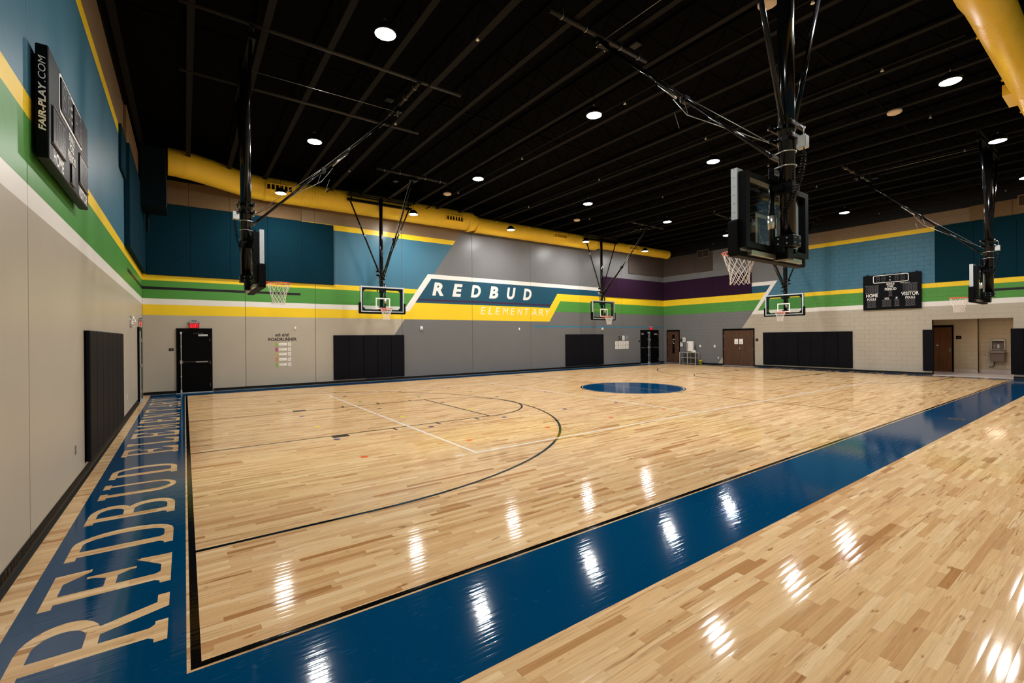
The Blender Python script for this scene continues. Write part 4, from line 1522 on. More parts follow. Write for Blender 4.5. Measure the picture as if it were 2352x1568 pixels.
# ------------------------------------------------------------------ wall padding
def pads(label, loc, rz, n, w_, z0, z1, th=0.055):
    t = thing('wall_padding', label, 'wall padding', loc, rz)
    bk = MB().box(0.0, n * w_, -0.012, -0.001, z0, z1).build('backer_board', M_BLACK_MATTE, t)
    me = MB().cbox(0.002, w_ - 0.002, -th - 0.012, -0.012, z0, z1, 0.014).mesh('pad_panel', M_PAD)
    for i in range(n):
        put('pad_panel', me, t, loc=(i * w_, 0, 0))
    return t
pads('black wall padding on the left wall beside the floor lettering', at_left(8.6), RZ_LEFT, 7, 0.616, 0.165, 1.995)
pads('black wall padding on the back wall beside the ROADRUNNER lettering', at_back(4.98), RZ_BACK, 5, 0.611, 0.155, 1.985)
pads('plain black wall padding on the grey part of the back wall', at_back(17.79), RZ_BACK, 5, 0.623, 0.145, 1.98)
pads('long black wall padding on the right block wall under the scoreboard side', at_right(12.89), RZ_RIGHT, 7, 0.615, 0.165, 1.99)
pads('narrow black wall pad left of the drinking fountain alcove', at_right(5.93), RZ_RIGHT, 1, 0.37, 0.19, 2.015)
pads('black wall pad right of the drinking fountain alcove at the frame edge', at_right(3.245), RZ_RIGHT, 6, 0.36, 0.19, 2.02)

# ------------------------------------------------------------------ acoustic panels
def apanel(label, group, fn, rz, s, w_, z0, z1, m, th=0.05):
    t = MB().cbox(0.003, w_ - 0.003, -th, -0.001, z0, z1, 0.006).build('acoustic_panel', m)
    t.location = fn(s)
    t.rotation_euler = (0, 0, rz)
    return tag(t, label, 'acoustic panel', group)
G1 = 'dark teal acoustic panels'
nth = ['first', 'second', 'third', 'fourth', 'fifth', 'sixth']
for i in range(5):
    apanel('dark teal acoustic panel on the back wall, %s from the left corner' % nth[i], G1, at_back, 0, -1.02 + 1.206 * i, 1.206, 4.055, 6.50, M_TEALFAB, 0.06)
for i in range(4):
    apanel('brown acoustic panel above the teal ones, %s from the back left corner' % nth[i], 'brown acoustic panels', at_back, 0, -1.07 + 1.215 * i, 1.215, 6.51, 7.32, M_TANFAB, 0.05)
for i in range(4):
    apanel('dark teal acoustic panel on the left wall, %s from the back corner' % nth[3 - i], G1, at_left, RZ_LEFT, 14.04 + 1.37 * i, 1.37, 4.07, 6.52, M_TEALFAB, 0.11)
    apanel('brown acoustic panel high on the left wall, %s from the back corner' % nth[3 - i], 'brown acoustic panels', at_left, RZ_LEFT, 14.04 + 1.37 * i, 1.37, 6.53, 7.40, M_TANFAB, 0.06)
apanel('small dark teal acoustic panel above the left scoreboard, beside the taller ones', G1, at_left, RZ_LEFT, 13.02, 0.98, 5.62, 6.58, M_TEALFAB, 0.05)
for i in range(5):
    apanel('purple acoustic panel on the back wall, %s from the right corner' % nth[4 - i], 'purple acoustic panels', at_back, 0, 20.92 + 1.2 * i, 1.2, 4.29, 5.52, M_PURPFAB, 0.05)
    apanel('purple acoustic panel on the right wall, %s from the back corner' % nth[i], 'purple acoustic panels', at_right, RZ_RIGHT, 19.52 - 1.2 * i, 1.2, 4.29, 5.51, M_PURPFAB, 0.05)
for i in range(3):
    apanel('grey brown acoustic panel high on the back wall, %s from the right corner' % nth[2 - i], 'grey brown acoustic panels', at_back, 0, 23.28 + 1.21 * i, 1.21, 5.89, 7.08, M_GREYFAB, 0.05)
    apanel('grey brown acoustic panel high on the right wall, %s from the back corner' % nth[i], 'grey brown acoustic panels', at_right, RZ_RIGHT, 19.53 - 1.2 * i, 1.2, 5.91, 7.12, M_GREYFAB, 0.05)
for i in range(5):
    apanel('dark teal acoustic panel on the right block wall, %s from the scoreboard' % nth[i], G1, at_right, RZ_RIGHT, 5.50 - 1.22 * i, 1.22, 4.10, 6.555, M_TEALFAB, 0.05)
    if i < 4:
        apanel('brown acoustic panel high on the right block wall, %s from the scoreboard' % nth[i], 'brown acoustic panels', at_right, RZ_RIGHT, 4.385 - 1.22 * i, 1.22, 6.57, 7.18, M_TANFAB, 0.05)

# wall return grilles
def return_grille(label, y, m):
    t = thing('return_grille', label, 'vent', at_right(y, 0, 0.052), RZ_RIGHT)
    f = MB()
    W_, z0, z1 = 0.80, 6.83, 7.29
    f.box(0, W_, -0.03, 0, z0, z0 + 0.03); f.box(0, W_, -0.03, 0, z1 - 0.03, z1)
    f.box(0, 0.03, -0.03, 0, z0 + 0.03, z1 - 0.03); f.box(W_ - 0.03, W_, -0.03, 0, z0 + 0.03, z1 - 0.03)
    f.box(W_ / 2 - 0.012, W_ / 2 + 0.012, -0.03, 0, z0 + 0.03, z1 - 0.03)
    f.build('frame', m, t)
    MB().box(0.03, W_ - 0.03, -0.006, 0, z0 + 0.03, z1 - 0.03).build('backing', M_BLACK_MATTE, t)
    sl_me = MB().add([(0.03, -0.026, 0), (W_ - 0.03, -0.026, 0), (W_ - 0.03, -0.008, 0.02), (0.03, -0.008, 0.02)], [(0, 1, 2, 3)]).mesh('slat', m)
    for i in range(15):
        put('slat', sl_me, t, loc=(0, 0, z0 + 0.035 + i * 0.0265))
return_grille('two-bay grey return grille high on the right wall near the back corner', 16.965, mat('grey_grille', rgb(96, 88, 82), 0.5))
return_grille('brown return grille high on the right wall at the frame edge', 3.02, mat('brown_grille', rgb(134, 104, 72), 0.5))

# ------------------------------------------------------------------ doors
def frame_parts(t, w_, h, m, fw_=0.05, proud=0.045):
    f = MB()
    f.box(0, fw_, -proud, 0, 0.0, h)
    f.box(w_ - fw_, w_, -proud, 0, 0.0, h)
    f.box(fw_, w_ - fw_, -proud, 0, h - 0.1, h)
    f.build('door_frame', m, t)
def hinges(leaf, x, h):
    b = MB()
    for zz in (0.25, h * 0.5, h - 0.25):
        b.tube([(x, -0.035, zz - 0.055), (x, -0.035, zz + 0.055)], 0.008, 8)
    b.build('hinges', M_STEEL, leaf)
def vrod(leaf, x, h):
    b = MB()
    b.tube([(x, -0.075, 0.03), (x, -0.075, h - 0.02)], 0.012, 8)
    for zz in (0.58, 1.62):
        b.cbox(x - 0.022, x + 0.022, -0.09, -0.03, zz - 0.015, zz + 0.015, 0.004)
    b.cbox(x - 0.028, x + 0.028, -0.10, -0.03, h - 0.09, h - 0.005, 0.008)
    b.cbox(x - 0.024, x + 0.024, -0.10, -0.03, 0.02, 0.12, 0.008)
    b.build('vertical_rod', M_ALU, leaf)
def panic(leaf, x0, x1, z, xr):
    b = MB()
    b.cbox(x0, x1, -0.055, -0.03, z - 0.022, z + 0.022, 0.006)
    b.build('push_bar', M_STEEL, leaf)
    xa, xb = (x0 + 0.02, x0 + (x1 - x0) * 0.52)
    if xr > x1:
        xa, xb = x1 - (x1 - x0) * 0.52, x1 - 0.02
    MB().cbox(xa, xb, -0.085, -0.055, z - 0.016, z + 0.016, 0.005).build('push_pad', M_BLACK, leaf)
    MB().cbox(xr - 0.032, xr + 0.032, -0.105, -0.03, z - 0.06, z + 0.07, 0.01).build('latch_case', M_ZINC, leaf)
def closer(leaf, x0, x1, h, silver=True):
    MB().cbox(x0, x1, -0.085, -0.03, h - 0.155, h - 0.085, 0.008).build('door_closer', M_ALU if silver else M_BLACK, leaf)
    MB().tube([((x0 + x1) / 2, -0.09, h - 0.085), ((x0 + x1) / 2 - 0.02, -0.10, h - 0.045), (x0 - 0.14, -0.07, h - 0.05)], 0.007, 6).build('closer_arm', M_STEEL, leaf)
def threshold(t, w_):
    MB().cbox(-0.02, w_ + 0.02, -0.10, 0.0, 0.001, 0.02, 0.006).build('threshold', M_ALU, t)

# black exit door in the back left corner
d = sroot('door_1', at_back(-0.226), 0)
W_, H_ = 1.036, 2.255
frame_parts(d, W_, H_, M_DOORBLK, 0.062)
lf = MB().cbox(0.066, W_ - 0.066, -0.03, -0.002, 0.022, H_ - 0.105, 0.004).build('door_leaf', M_DOORBLK, d)
vrod(lf, 0.13, H_ - 0.12)
panic(lf, 0.17, W_ - 0.13, 1.075, 0.13)
closer(lf, 0.62, 0.90, 2.13)
hinges(lf, W_ - 0.07, 2.1)
threshold(d, W_)
# left wall door near the corner: black frame with dark leaf, grey sheen put into its colour
d = sroot('door_2', at_left(17.44), RZ_LEFT)
W_ = 1.12
frame_parts(d, W_, 2.25, M_DOORBLK, 0.05, 0.05)
M_SHEENDOOR = mat('dark_door_grey_sheen', rgb(132, 132, 130), 0.4)
lf = MB().cbox(0.054, W_ - 0.054, -0.03, -0.002, 0.022, 2.145, 0.004).build('door_leaf', M_SHEENDOOR, d)
MB().cbox(0.1, W_ - 0.1, -0.07, -0.03, 1.05, 1.10, 0.006).build('push_bar', M_STEEL, lf)
hinges(lf, W_ - 0.06, 2.1)
threshold(d, W_)
# black double exit doors at the far end of the back wall
d = sroot('door_3', at_back(24.44), 0)
W_, H_ = 1.88, 2.24
frame_parts(d, W_, H_, M_DOORBLK)
mid = 0.80
for sx, (xa, xb) in enumerate(((0.054, mid - 0.002), (mid + 0.002, W_ - 0.054))):
    lf = MB().cbox(xa, xb, -0.03, -0.002, 0.022, H_ - 0.105, 0.004).build('door_leaf', M_DOORBLK, d)
    if sx == 0:
        vrod(lf, mid - 0.075, H_ - 0.12)
        panic(lf, xa + 0.03, mid - 0.11, 1.07, mid - 0.075)
        closer(lf, xa + 0.02, xa + 0.2, 2.1)
        hinges(lf, xa, 2.1)
    else:
        vrod(lf, mid + 0.075, H_ - 0.12)
        panic(lf, mid + 0.11, xb - 0.13, 1.07, mid + 0.075)
        closer(lf, xb - 0.42, xb - 0.14, 2.08, True)
        hinges(lf, xb, 2.1)
        MB().lathe([(0.025, -0.036), (0.025, -0.03)], 14, (mid + 0.20, 0, 1.585), 'Y').build('indicator_light', emit('green_indicator', (0.45, 1.0, 0.5, 1), 0.9), lf)
threshold(d, W_)
# brown door with a narrow window, right wall
d = sroot('door_4', at_right(19.31), RZ_RIGHT)
W_, H_ = 0.99, 2.235
frame_parts(d, W_, H_, M_DOORBLK)
lf = MB()
lf.box(0.054, 0.435, -0.028, -0.002, 0.02, H_ - 0.104)
lf.box(0.60, W_ - 0.054, -0.028, -0.002, 0.02, H_ - 0.104)
lf.box(0.435, 0.60, -0.028, -0.002, 0.02, 0.65)
lf.box(0.435, 0.60, -0.028, -0.002, 1.93, H_ - 0.104)
lf = lf.build('door_leaf', M_WDOOR, d)
g = MB()
g.box(0.435, 0.45, -0.036, -0.028, 0.65, 1.93); g.box(0.585, 0.60, -0.036, -0.028, 0.65, 1.93)
g.box(0.45, 0.585, -0.036, -0.028, 0.65, 0.665); g.box(0.45, 0.585, -0.036, -0.028, 1.915, 1.93)
g.build('window_bead', M_DOORBLK, lf)
MB().box(0.45, 0.585, -0.018, -0.012, 0.665, 1.915).build('window_pane', mat('dark_pane', rgb(6, 6, 8), 0.05, spec=0.8), lf)
hd = MB()
hd.lathe([(0.028, -0.04), (0.028, -0.028)], 14, (0.875, 0, 1.02), 'Y')
hd.tube([(0.875, -0.035, 1.02), (0.875, -0.07, 1.02), (0.76, -0.072, 1.02)], 0.011, 8)
hd.lathe([(0.022, -0.042), (0.022, -0.028)], 12, (0.875, 0, 1.13), 'Y')
hd.build('handle', M_STEEL, lf)
hinges(lf, 0.054, 2.05)
threshold(d, W_)
# curl of white paper chain hanging behind the little window
t = thing('paper_curl', 'white curled paper strip stuck in the narrow window of the brown door', 'decoration', at_right(18.79, 0, 0.02), RZ_RIGHT)
cpts = [(0.07, 1.60), (0.0, 1.61), (-0.055, 1.57), (-0.04, 1.51), (-0.02, 1.47), (-0.06, 1.42), (-0.05, 1.38), (0.0, 1.34), (0.06, 1.31)]
mb = MB()
A_ = [(p[0], -0.002, p[1] - 0.017) for p in cpts]
B_ = [(p[0], -0.004, p[1] + 0.017) for p in cpts]
mb.strip(A_, B_)
mb.build('strip', M_PAPER, t)
# brown double doors, right wall
d = sroot('door_5', at_right(15.30), RZ_RIGHT)
W_, H_ = 1.915, 2.24
frame_parts(d, W_, H_, M_DOORBLK)
for i, (xa, xb) in enumerate(((0.054, W_ / 2 - 0.0015), (W_ / 2 + 0.0015, W_ - 0.054))):
    lf = MB().cbox(xa, xb, -0.028, -0.002, 0.02, H_ - 0.104, 0.003).build('door_leaf', M_WDOOR, d)
    hinges(lf, 0.054 if i == 0 else W_ - 0.054, 2.05)
    if i == 1:
        hd = MB()
        hx_ = xa + 0.09
        hd.cbox(hx_ - 0.022, hx_ + 0.022, -0.04, -0.028, 0.98, 1.16, 0.004)
        hd.tube([(hx_, -0.035, 1.04), (hx_, -0.075, 1.04), (hx_ + 0.11, -0.077, 1.035)], 0.012, 8)
        hd.build('handle', M_STEEL, lf)
threshold(d, W_)
# warm brown door in the alcove
d = sroot('door_6', (XA - 0.006, 6.46, 0), RZ_RIGHT)
W_, H_ = 0.985, 2.245
frame_parts(d, W_, H_, M_DOORBLK, 0.055)
lf = MB().cbox(0.058, W_ - 0.058, -0.03, -0.002, 0.012, H_ - 0.104, 0.003).build('door_leaf', M_WDOOR2, d)
hd = MB()
hd.cbox(W_ - 0.155, W_ - 0.11, -0.045, -0.03, 0.95, 1.15, 0.004)
hd.tube([(W_ - 0.132, -0.04, 1.01), (W_ - 0.132, -0.085, 1.01), (W_ - 0.27, -0.087, 1.005)], 0.013, 8)
hd.build('handle', M_STEEL, lf)
hinges(lf, 0.058, 2.05)
t = thing('wall_bumper', 'small bright round bumper beside the left alcove pad', 'bumper', (27.6, AY1, 1.31), 0)
MB().lathe([(0.03, 0.0), (0.012, -0.006), (0.012, -0.03), (0.032, -0.04), (0.032, -0.055), (0.01, -0.068)], 16, (0, 0, 0), 'Y').build('bumper', M_ZINC, t, True)

# ------------------------------------------------------------------ exit signs
def exit_sign(label, loc, rz, side=False):
    t = thing('exit_sign', label, 'exit sign', loc, rz)
    MB().cbox(-0.165, 0.165, -0.10, -0.001, 0.17, 0.24, 0.008).build('housing', mat('sign_housing', rgb(150, 148, 146), 0.45), t)
    MB().cbox(-0.08, 0.08, -0.09, -0.02, 0.24, 0.262, 0.006).build('top_vent', M_BLACK, t)
    p = MB().cbox(-0.145, 0.145, -0.062, -0.05, 0.0, 0.17, 0.004).build('face_panel', mat('exit_panel', rgb(196, 40, 46), 0.3), t)
    letters(t, 'EXIT', -0.115, 0.115, 0.018, 0.155, -0.0635, M_RED, bold=0.02)
    letters(t, 'EXIT', -0.115, 0.115, 0.018, 0.155, -0.0485, M_RED, bold=0.02)
exit_sign('red EXIT sign above the black single door at the back left', at_back(0.285, 2.26), 0)
exit_sign('red EXIT sign above the black double doors at the far end', at_back(25.50, 2.25), 0)
exit_sign('red EXIT sign over the grey-sheened door at the end of the left wall', at_left(18.0, 2.27), RZ_LEFT)

# ------------------------------------------------------------------ wall sign lettering (painted)
LETX = [('R', 9.45, 10.04), ('E', 10.505, 11.08), ('D', 11.54, 12.12), ('B', 12.615, 13.176), ('U', 13.72, 14.29), ('D', 14.775, 15.357)]
M_SIGNW = mat('white_sign_paint', rgb(232, 230, 226), 0.4)
for ch, xa, xb in LETX:
    letters(wb, ch, xa, xb, 3.83, 4.452, YB - 0.002, M_SIGNW, bold=0.045, shear=0.2, name='painted_letter')
M_SIGNW2 = mat('cream_sign_paint', rgb(240, 234, 214), 0.4)
xs = 12.10
ELEM = 'ELEMENTARY'
for i, ch in enumerate(ELEM):
    wd = {'M': 0.37, 'N': 0.33, 'T': 0.33, 'A': 0.37, 'R': 0.33, 'Y': 0.37}.get(ch, 0.29)
    letters(wb, ch, xs, xs + wd, 3.018, 3.375, YB - 0.002, M_SIGNW2, bold=-0.004, shear=0.2, name='painted_letter')
    xs += wd + 0.137 + (0.02 if ch in 'EL' else 0)

# ------------------------------------------------------------------ things on the back wall
t = thing('wall_decal', 'black "we are ROADRUNNER" decal lettering on the back wall', 'lettering', at_back(0), 0)
letters(t, 'ROADRUNNER', 2.60, 3.60, 1.78, 1.905, -0.002, M_INK, bold=0.03, name='word')
def script(word, x0, zb, sc):
    mb = MB()
    S_ = {'w': [[(0, .5), (.03, .15), (.14, .02), (.25, .2), (.28, .5), (.30, .15), (.42, .02), (.52, .25), (.54, .55), (.66, .42)]],
          'e': [[(0, .22), (.2, .3), (.32, .45), (.22, .6), (.08, .42), (.08, .15), (.22, .02), (.42, .2)]],
          'a': [[(.32, .5), (.12, .52), (.02, .25), (.12, .02), (.28, .15), (.34, .5), (.34, .15), (.42, .02), (.52, .15)]],
          'r': [[(0, .15), (.1, .5), (.16, .6), (.2, .45), (.34, .45), (.3, .15), (.4, .02), (.52, .18)]]}
    x = x0
    for ch in word:
        if ch == ' ':
            x += 0.35 * sc
            continue
        for st in S_[ch]:
            pts = []
            for i in range(len(st) - 1):
                p0, p1, p2, p3 = st[max(i - 1, 0)], st[i], st[i + 1], st[min(i + 2, len(st) - 1)]
                for k in range(4):
                    u = k / 4
                    f = lambda a, b, c_, d_: 0.5 * (2 * b + (c_ - a) * u + (2 * a - 5 * b + 4 * c_ - d_) * u * u + (3 * b - a - 3 * c_ + d_) * u ** 3)
                    pts.append((x + f(p0[0], p1[0], p2[0], p3[0]) * sc, -0.003, zb + f(p0[1], p1[1], p2[1], p3[1]) * sc))
            mb.tube(pts, 0.0085, 5)
        x += {'w': .66, 'e': .42, 'a': .52, 'r': .52}[ch] * sc
    mb.build('word', M_INK, t)
script('we are', 2.845, 1.96, 0.165)
cols = [('R', rgb(140, 190, 48)), ('E', rgb(196, 36, 120)), ('A', rgb(224, 188, 36)), ('D', rgb(226, 120, 48)), ('S', rgb(140, 186, 60))]
zs = [(1.731, 1.57), (1.529, 1.378), (1.342, 1.201), (1.145, 0.987), (0.948, 0.784)]
adj = ['green', 'magenta', 'yellow', 'orange', 'lower green']
lines_ = [[0.75], [0.6, 0.3], [0.7], [0.45], [0.6, 0.18]]
for i, ((ch, c), (zt_, zb_)) in enumerate(zip(cols, zs)):
    o = letters(None, ch, 2.845, 2.932, zb_ + 0.006, zt_ - 0.006, -0.006, mat('card_' + adj[i].replace(' ', '_'), c, 0.6), bold=0.035, name='letter_card', thick=0.006)
    o.location = at_back(0)
    tag(o, '%s cut-out letter %s in the column under ROADRUNNER' % (adj[i], ch), 'letter', 'cut-out letters under the ROADRUNNER decal')
    zc_ = (zt_ + zb_) / 2 + 0.002
    p = thing('word_strip', 'white word strip right of the %s cut-out letter' % adj[i], 'sign', at_back(2.962, zc_), 0, 'white word strips under the ROADRUNNER decal')
    MB().box(0, 0.277, -0.004, -0.001, -0.048, 0.048).build('card', M_PAPER, p)
    l = MB()
    for k, f in enumerate(lines_[i]):
        zz = 0.014 - 0.026 * k if len(lines_[i]) > 1 else 0.0
        n_ = int(f * 10)
        for q_ in range(n_):
            xx = 0.035 + 0.022 * q_
            l.box(xx, xx + 0.014 + 0.005 * ((q_ * 7) % 2), -0.0045, -0.004, zz - 0.005, zz + 0.005)
    l.build('print', M_GREYINK, p)
    p = thing('picture_card', 'small tilted picture card right of the %s word strip' % adj[i], 'card', at_back(3.332, zc_ + 0.0), 0, 'small picture cards under the ROADRUNNER decal')
    ang = math.radians([9, -8, 10, -14, 13][i])
    ca, sa = math.cos(ang), math.sin(ang)
    R2 = lambda x, z: (x * ca - z * sa, x * sa + z * ca)
    card = [R2(*q_) for q_ in ((-0.052, -0.066), (0.052, -0.066), (0.052, 0.066), (-0.052, 0.066))]
    MB().prism(card, -0.004, -0.001).build('card', M_PAPER, p)
    dd = MB()
    for (x, z_, r) in ((-0.01, 0.02, 0.016), (0.012, 0.0, 0.014), (-0.008, -0.022, 0.012)):
        cx_, cz_ = R2(x, z_)
        dd.poly([(cx_ + r * math.cos(2 * PI * k / 8), -0.0045, cz_ + r * 0.7 * math.sin(2 * PI * k / 8)) for k in range(8)])
    dd.build('drawing', M_GREYINK, p)

def plate(name, label, cat, fn, rz, s, z, w_, h, m, th=0.012, detail=None, group=None):
    t = thing(name, label, cat, fn(s, z), rz, group)
    MB().cbox(-w_ / 2, w_ / 2, -th, -0.001, -h / 2, h / 2, min(0.005, th / 3)).build('plate', m, t)
    if detail:
        detail(t, th)
    return t
def sign_lines(t, th):
    b = MB()
    b.box(-0.035, 0.035, -th - 0.001, -th, 0.0, 0.012)
    b.box(-0.03, 0.03, -th - 0.001, -th, -0.02, -0.012)
    b.build('raised_text', M_GREYINK, t)
def switch_d(t, th):
    MB().cbox(-0.02, 0.02, -th - 0.008, -th, -0.03, 0.02, 0.003).build('button', M_WHITEP, t)
plate('room_sign', 'small black room sign left of the black single exit door', 'sign', at_back, 0, -0.367, 1.522, 0.13, 0.085, M_PLAQUE, detail=sign_lines)
plate('thermostat', 'small white thermostat on the beige back wall above the ROADRUNNER decal', 'thermostat', at_back, 0, 3.537, 2.28, 0.065, 0.105, M_WHITE, 0.025, switch_d)
plate('thermostat', 'small white thermostat on the grey back wall under the yellow ELEMENTARY band', 'thermostat', at_back, 0, 14.50, 2.28, 0.08, 0.12, M_WHITE, 0.025, switch_d)
def strobe(label, fn, rz, s, z):
    t = thing('alarm_strobe', label, 'alarm', fn(s, z), rz)
    MB().cbox(-0.065, 0.065, -0.05, -0.001, -0.075, 0.075, 0.012).build('base', M_WHITE, t)
    MB().lathe([(0.038, -0.085), (0.045, -0.065), (0.045, -0.05)], 16, (0, 0, 0.02), 'Y').build('lens', mat('strobe_lens', rgb(235, 238, 240), 0.08), t)
    MB().cbox(-0.045, 0.045, -0.06, -0.05, -0.06, -0.035, 0.004).build('sounder', M_WHITEP, t)
strobe('white fire alarm strobe on the grey back wall near the first wall pads', at_back, 0, 8.88, 2.30)
strobe('white fire alarm strobe on the back wall under the further back hoop', at_back, 0, 20.83, 2.30)
t = thing('alarm_strobe', 'white alarm strobe inside a wire guard on the left wall', 'alarm', at_left(15.32, 2.33), RZ_LEFT)
MB().cbox(-0.06, 0.06, -0.05, -0.001, -0.07, 0.07, 0.012).build('base', M_WHITE, t)
wg = MB()
for i in range(5):
    a = -0.12 + 0.06 * i
    r = math.sqrt(max(0.0, 0.15 ** 2 - a * a))
    wg.tube([(a, -0.005 - 0.10 * math.sin(PI * k / 8), -r * math.cos(PI * k / 8)) for k in range(9)], 0.0035, 5)
    wg.tube([(-r * math.cos(PI * k / 8), -0.005 - 0.10 * math.sin(PI * k / 8), a) for k in range(9)], 0.0035, 5)
wg.tube([(0.155 * math.cos(2 * PI * k / 20), -0.005, 0.155 * math.sin(2 * PI * k / 20)) for k in range(20)], 0.005, 5, closed=True)
wg.build('wire_guard', M_ZINC, t)
def outlet(label, fn, rz, s, z, m=None):
    t = thing('wall_outlet', label, 'outlet', fn(s, z), rz)
    MB().cbox(-0.037, 0.037, -0.009, -0.001, -0.06, 0.06, 0.003).build('cover', m or M_WHITE, t)
    b = MB()
    for zz in (-0.026, 0.026):
        b.lathe([(0.017, -0.011), (0.017, -0.009)], 12, (0, 0, zz), 'Y')
    b.build('sockets', M_GREYINK, t)
outlet('pale wall outlet low on the left wall beyond the pads', at_left, RZ_LEFT, 14.42, 0.47)
outlet('wall outlet low on the left wall before the pads', at_left, RZ_LEFT, 7.95, 0.47, mat('grey_outlet', rgb(150, 142, 130), 0.5))

names8 = ['upper row, first from the left', 'upper row, second from the left', 'upper row, third from the left', 'upper row, fourth from the left',
          'lower row, first from the left', 'lower row, second from the left', 'lower row, third from the left', 'lower row, fourth from the left']
def paper(label, fn, rz, s, z, w_, h, rows_, tilt=0.0, group=None, m=None, ink=None, seed=0):
    t = thing('paper_notice', label, 'paper', fn(s, z), rz, group)
    MB().box(-w_ / 2, w_ / 2, -0.004, -0.001, -h / 2, h / 2).build('sheet', m or M_PAPER, t)
    if rows_:
        b = MB()
        rnd = random.Random(seed)
        for k in range(rows_):
            zz = h * 0.32 - k * h * 0.62 / max(1, rows_ - 1)
            hw_ = w_ * (0.18 + 0.2 * rnd.random())
            b.box(-hw_, hw_, -0.0046, -0.004, zz - h * 0.035, zz + h * 0.035)
        b.build('print', ink or M_GREYINK, t)
    return t
k = 0
for zc_ in (1.41, 1.155):
    for xc in (22.147, 22.477, 22.797, 23.123):
        paper('white paper sheet on the grey back wall, ' + names8[k], at_back, 0, xc, zc_, 0.283, 0.232, 4, group='eight white sheets in two rows', seed=k)
        k += 1
paper('black card with white print above the eight sheets, the upper one', at_back, 0, 22.482, 1.79, 0.285, 0.125, 2, m=M_PLAQUE, ink=M_WHITEP, seed=11)
paper('black card with white print above the eight sheets, the lower one', at_back, 0, 22.482, 1.652, 0.285, 0.115, 2, m=M_PLAQUE, ink=M_WHITEP, seed=12)
paper('tall white card beside the two black cards on the back wall', at_back, 0, 22.77, 1.73, 0.23, 0.285, 4, seed=13)
t = thing('paper_cutout', 'pale blue paper cut-out stuck up right of the tall white card', 'paper', at_back(23.15, 1.77), 0)
MB().prism([(-0.16, -0.03), (-0.06, -0.13), (0.03, -0.05), (0.10, 0.05), (0.0, 0.12), (-0.07, 0.06)], -0.004, -0.001).build('sheet', mat('pale_blue_card', rgb(128, 140, 176), 0.7), t)
t = thing('door_button', 'round black button plate left of the black double doors', 'button', at_back(24.33, 1.515), 0)
MB().lathe([(0.03, -0.03), (0.055, -0.022), (0.055, -0.001)], 18, (0, 0, 0), 'Y').build('button', M_PLAQUE, t, True)

# ------------------------------------------------------------------ things on the right wall
plate('room_sign', 'small black room sign right of the narrow-window brown door', 'sign', at_right, RZ_RIGHT, 18.195, 1.545, 0.13, 0.17, M_PLAQUE, detail=sign_lines)
paper('white printed page right of the brown door sign', at_right, RZ_RIGHT, 18.0, 1.58, 0.215, 0.275, 5, seed=21)
t = thing('framed_notice', 'black framed white notice under the black sign by the brown door', 'frame', at_right(18.19, 1.25), RZ_RIGHT)
f = MB()
f.box(-0.125, 0.125, -0.02, -0.001, 0.15, 0.172); f.box(-0.125, 0.125, -0.02, -0.001, -0.172, -0.15)
f.box(-0.125, -0.105, -0.02, -0.001, -0.15, 0.15); f.box(0.105, 0.125, -0.02, -0.001, -0.15, 0.15)
f.build('frame', M_PLAQUE, t)
MB().box(-0.105, 0.105, -0.008, -0.001, -0.15, 0.15).build('sheet', M_PAPER, t)
b = MB()
b.box(-0.01, 0.06, -0.0085, -0.008, 0.05, 0.085); b.box(-0.03, 0.03, -0.0085, -0.008, -0.02, -0.005); b.box(-0.08, 0.06, -0.0085, -0.008, -0.13, -0.10)
b.build('print', M_INK, t)
def mic(t, th):
    pass
plate('wall_box', 'white wall box on the grey block wall, nearer the rack', 'box', at_right, RZ_RIGHT, 16.81, 1.168, 0.10, 0.145, M_WHITE, 0.06, switch_d)
plate('wall_box', 'white wall box on the grey block wall, nearer the double doors', 'box', at_right, RZ_RIGHT, 15.83, 1.172, 0.10, 0.15, M_WHITE, 0.06, switch_d)
outlet('white wall outlet low on the grey block wall left of the brown double doors', at_right, RZ_RIGHT, 15.615, 0.46)
plate('room_sign', 'small black room sign right of the brown double doors', 'sign', at_right, RZ_RIGHT, 13.248, 1.563, 0.14, 0.16, M_PLAQUE, detail=sign_lines)
def door_paper(label, y):
    t = thing('paper_notice', label, 'paper', at_right(y, 1.467, 0.029), RZ_RIGHT)
    MB().box(-0.113, 0.113, -0.004, -0.001, -0.152, 0.152).build('sheet', M_PAPER, t)
    b = MB()
    b.poly([(0.012 + 0.02 * math.cos(a), -0.0045, -0.035 + 0.02 * math.sin(a)) for a in [2 * PI * i / 12 for i in range(12)]])
    b.prism([(-0.005, -0.045), (0.045, -0.055), (0.015, -0.01)], -0.0045, -0.0041)
    b.build('print', M_INK, t)
door_paper('white paper on the left leaf of the brown double doors', 14.455)
door_paper('white paper on the right leaf of the brown double doors', 14.163)

# rack with things on it
rk = thing('storage_rack', 'low open grey metal rack beside the narrow-window brown door', 'rack', (XR - 0.33, 17.42, 0), RZ_RIGHT)
M_RACK = mat('grey_rack_metal', rgb(198, 190, 180), 0.4, metal=0.3)
hw_, dp = 0.57, 0.19
for x in (-hw_, 0.0, hw_):
    for y in (-dp, dp):
        MB().box(x - 0.017, x + 0.017, y - 0.017, y + 0.017, 0.001, 0.775).build('post', M_RACK, rk)
for zz in (0.06, 0.41, 0.75):
    MB().cbox(-hw_ - 0.012, hw_ + 0.012, -dp - 0.012, dp + 0.012, zz - 0.012, zz + 0.012, 0.004).build('shelf', M_RACK, rk)
t = thing('air_purifier', 'white upright appliance with a dark slot standing on the low metal rack', 'appliance', (XR - 0.27, 17.36, 0.775), RZ_RIGHT)
MB().cbox(-0.215, 0.215, -0.13, 0.13, 0.03, 0.70, 0.05).build('case', M_WHITE, t, False)
MB().box(-0.14, -0.10, -0.1315, -0.1295, 0.09, 0.60).build('slot', M_BLACK_MATTE, t)
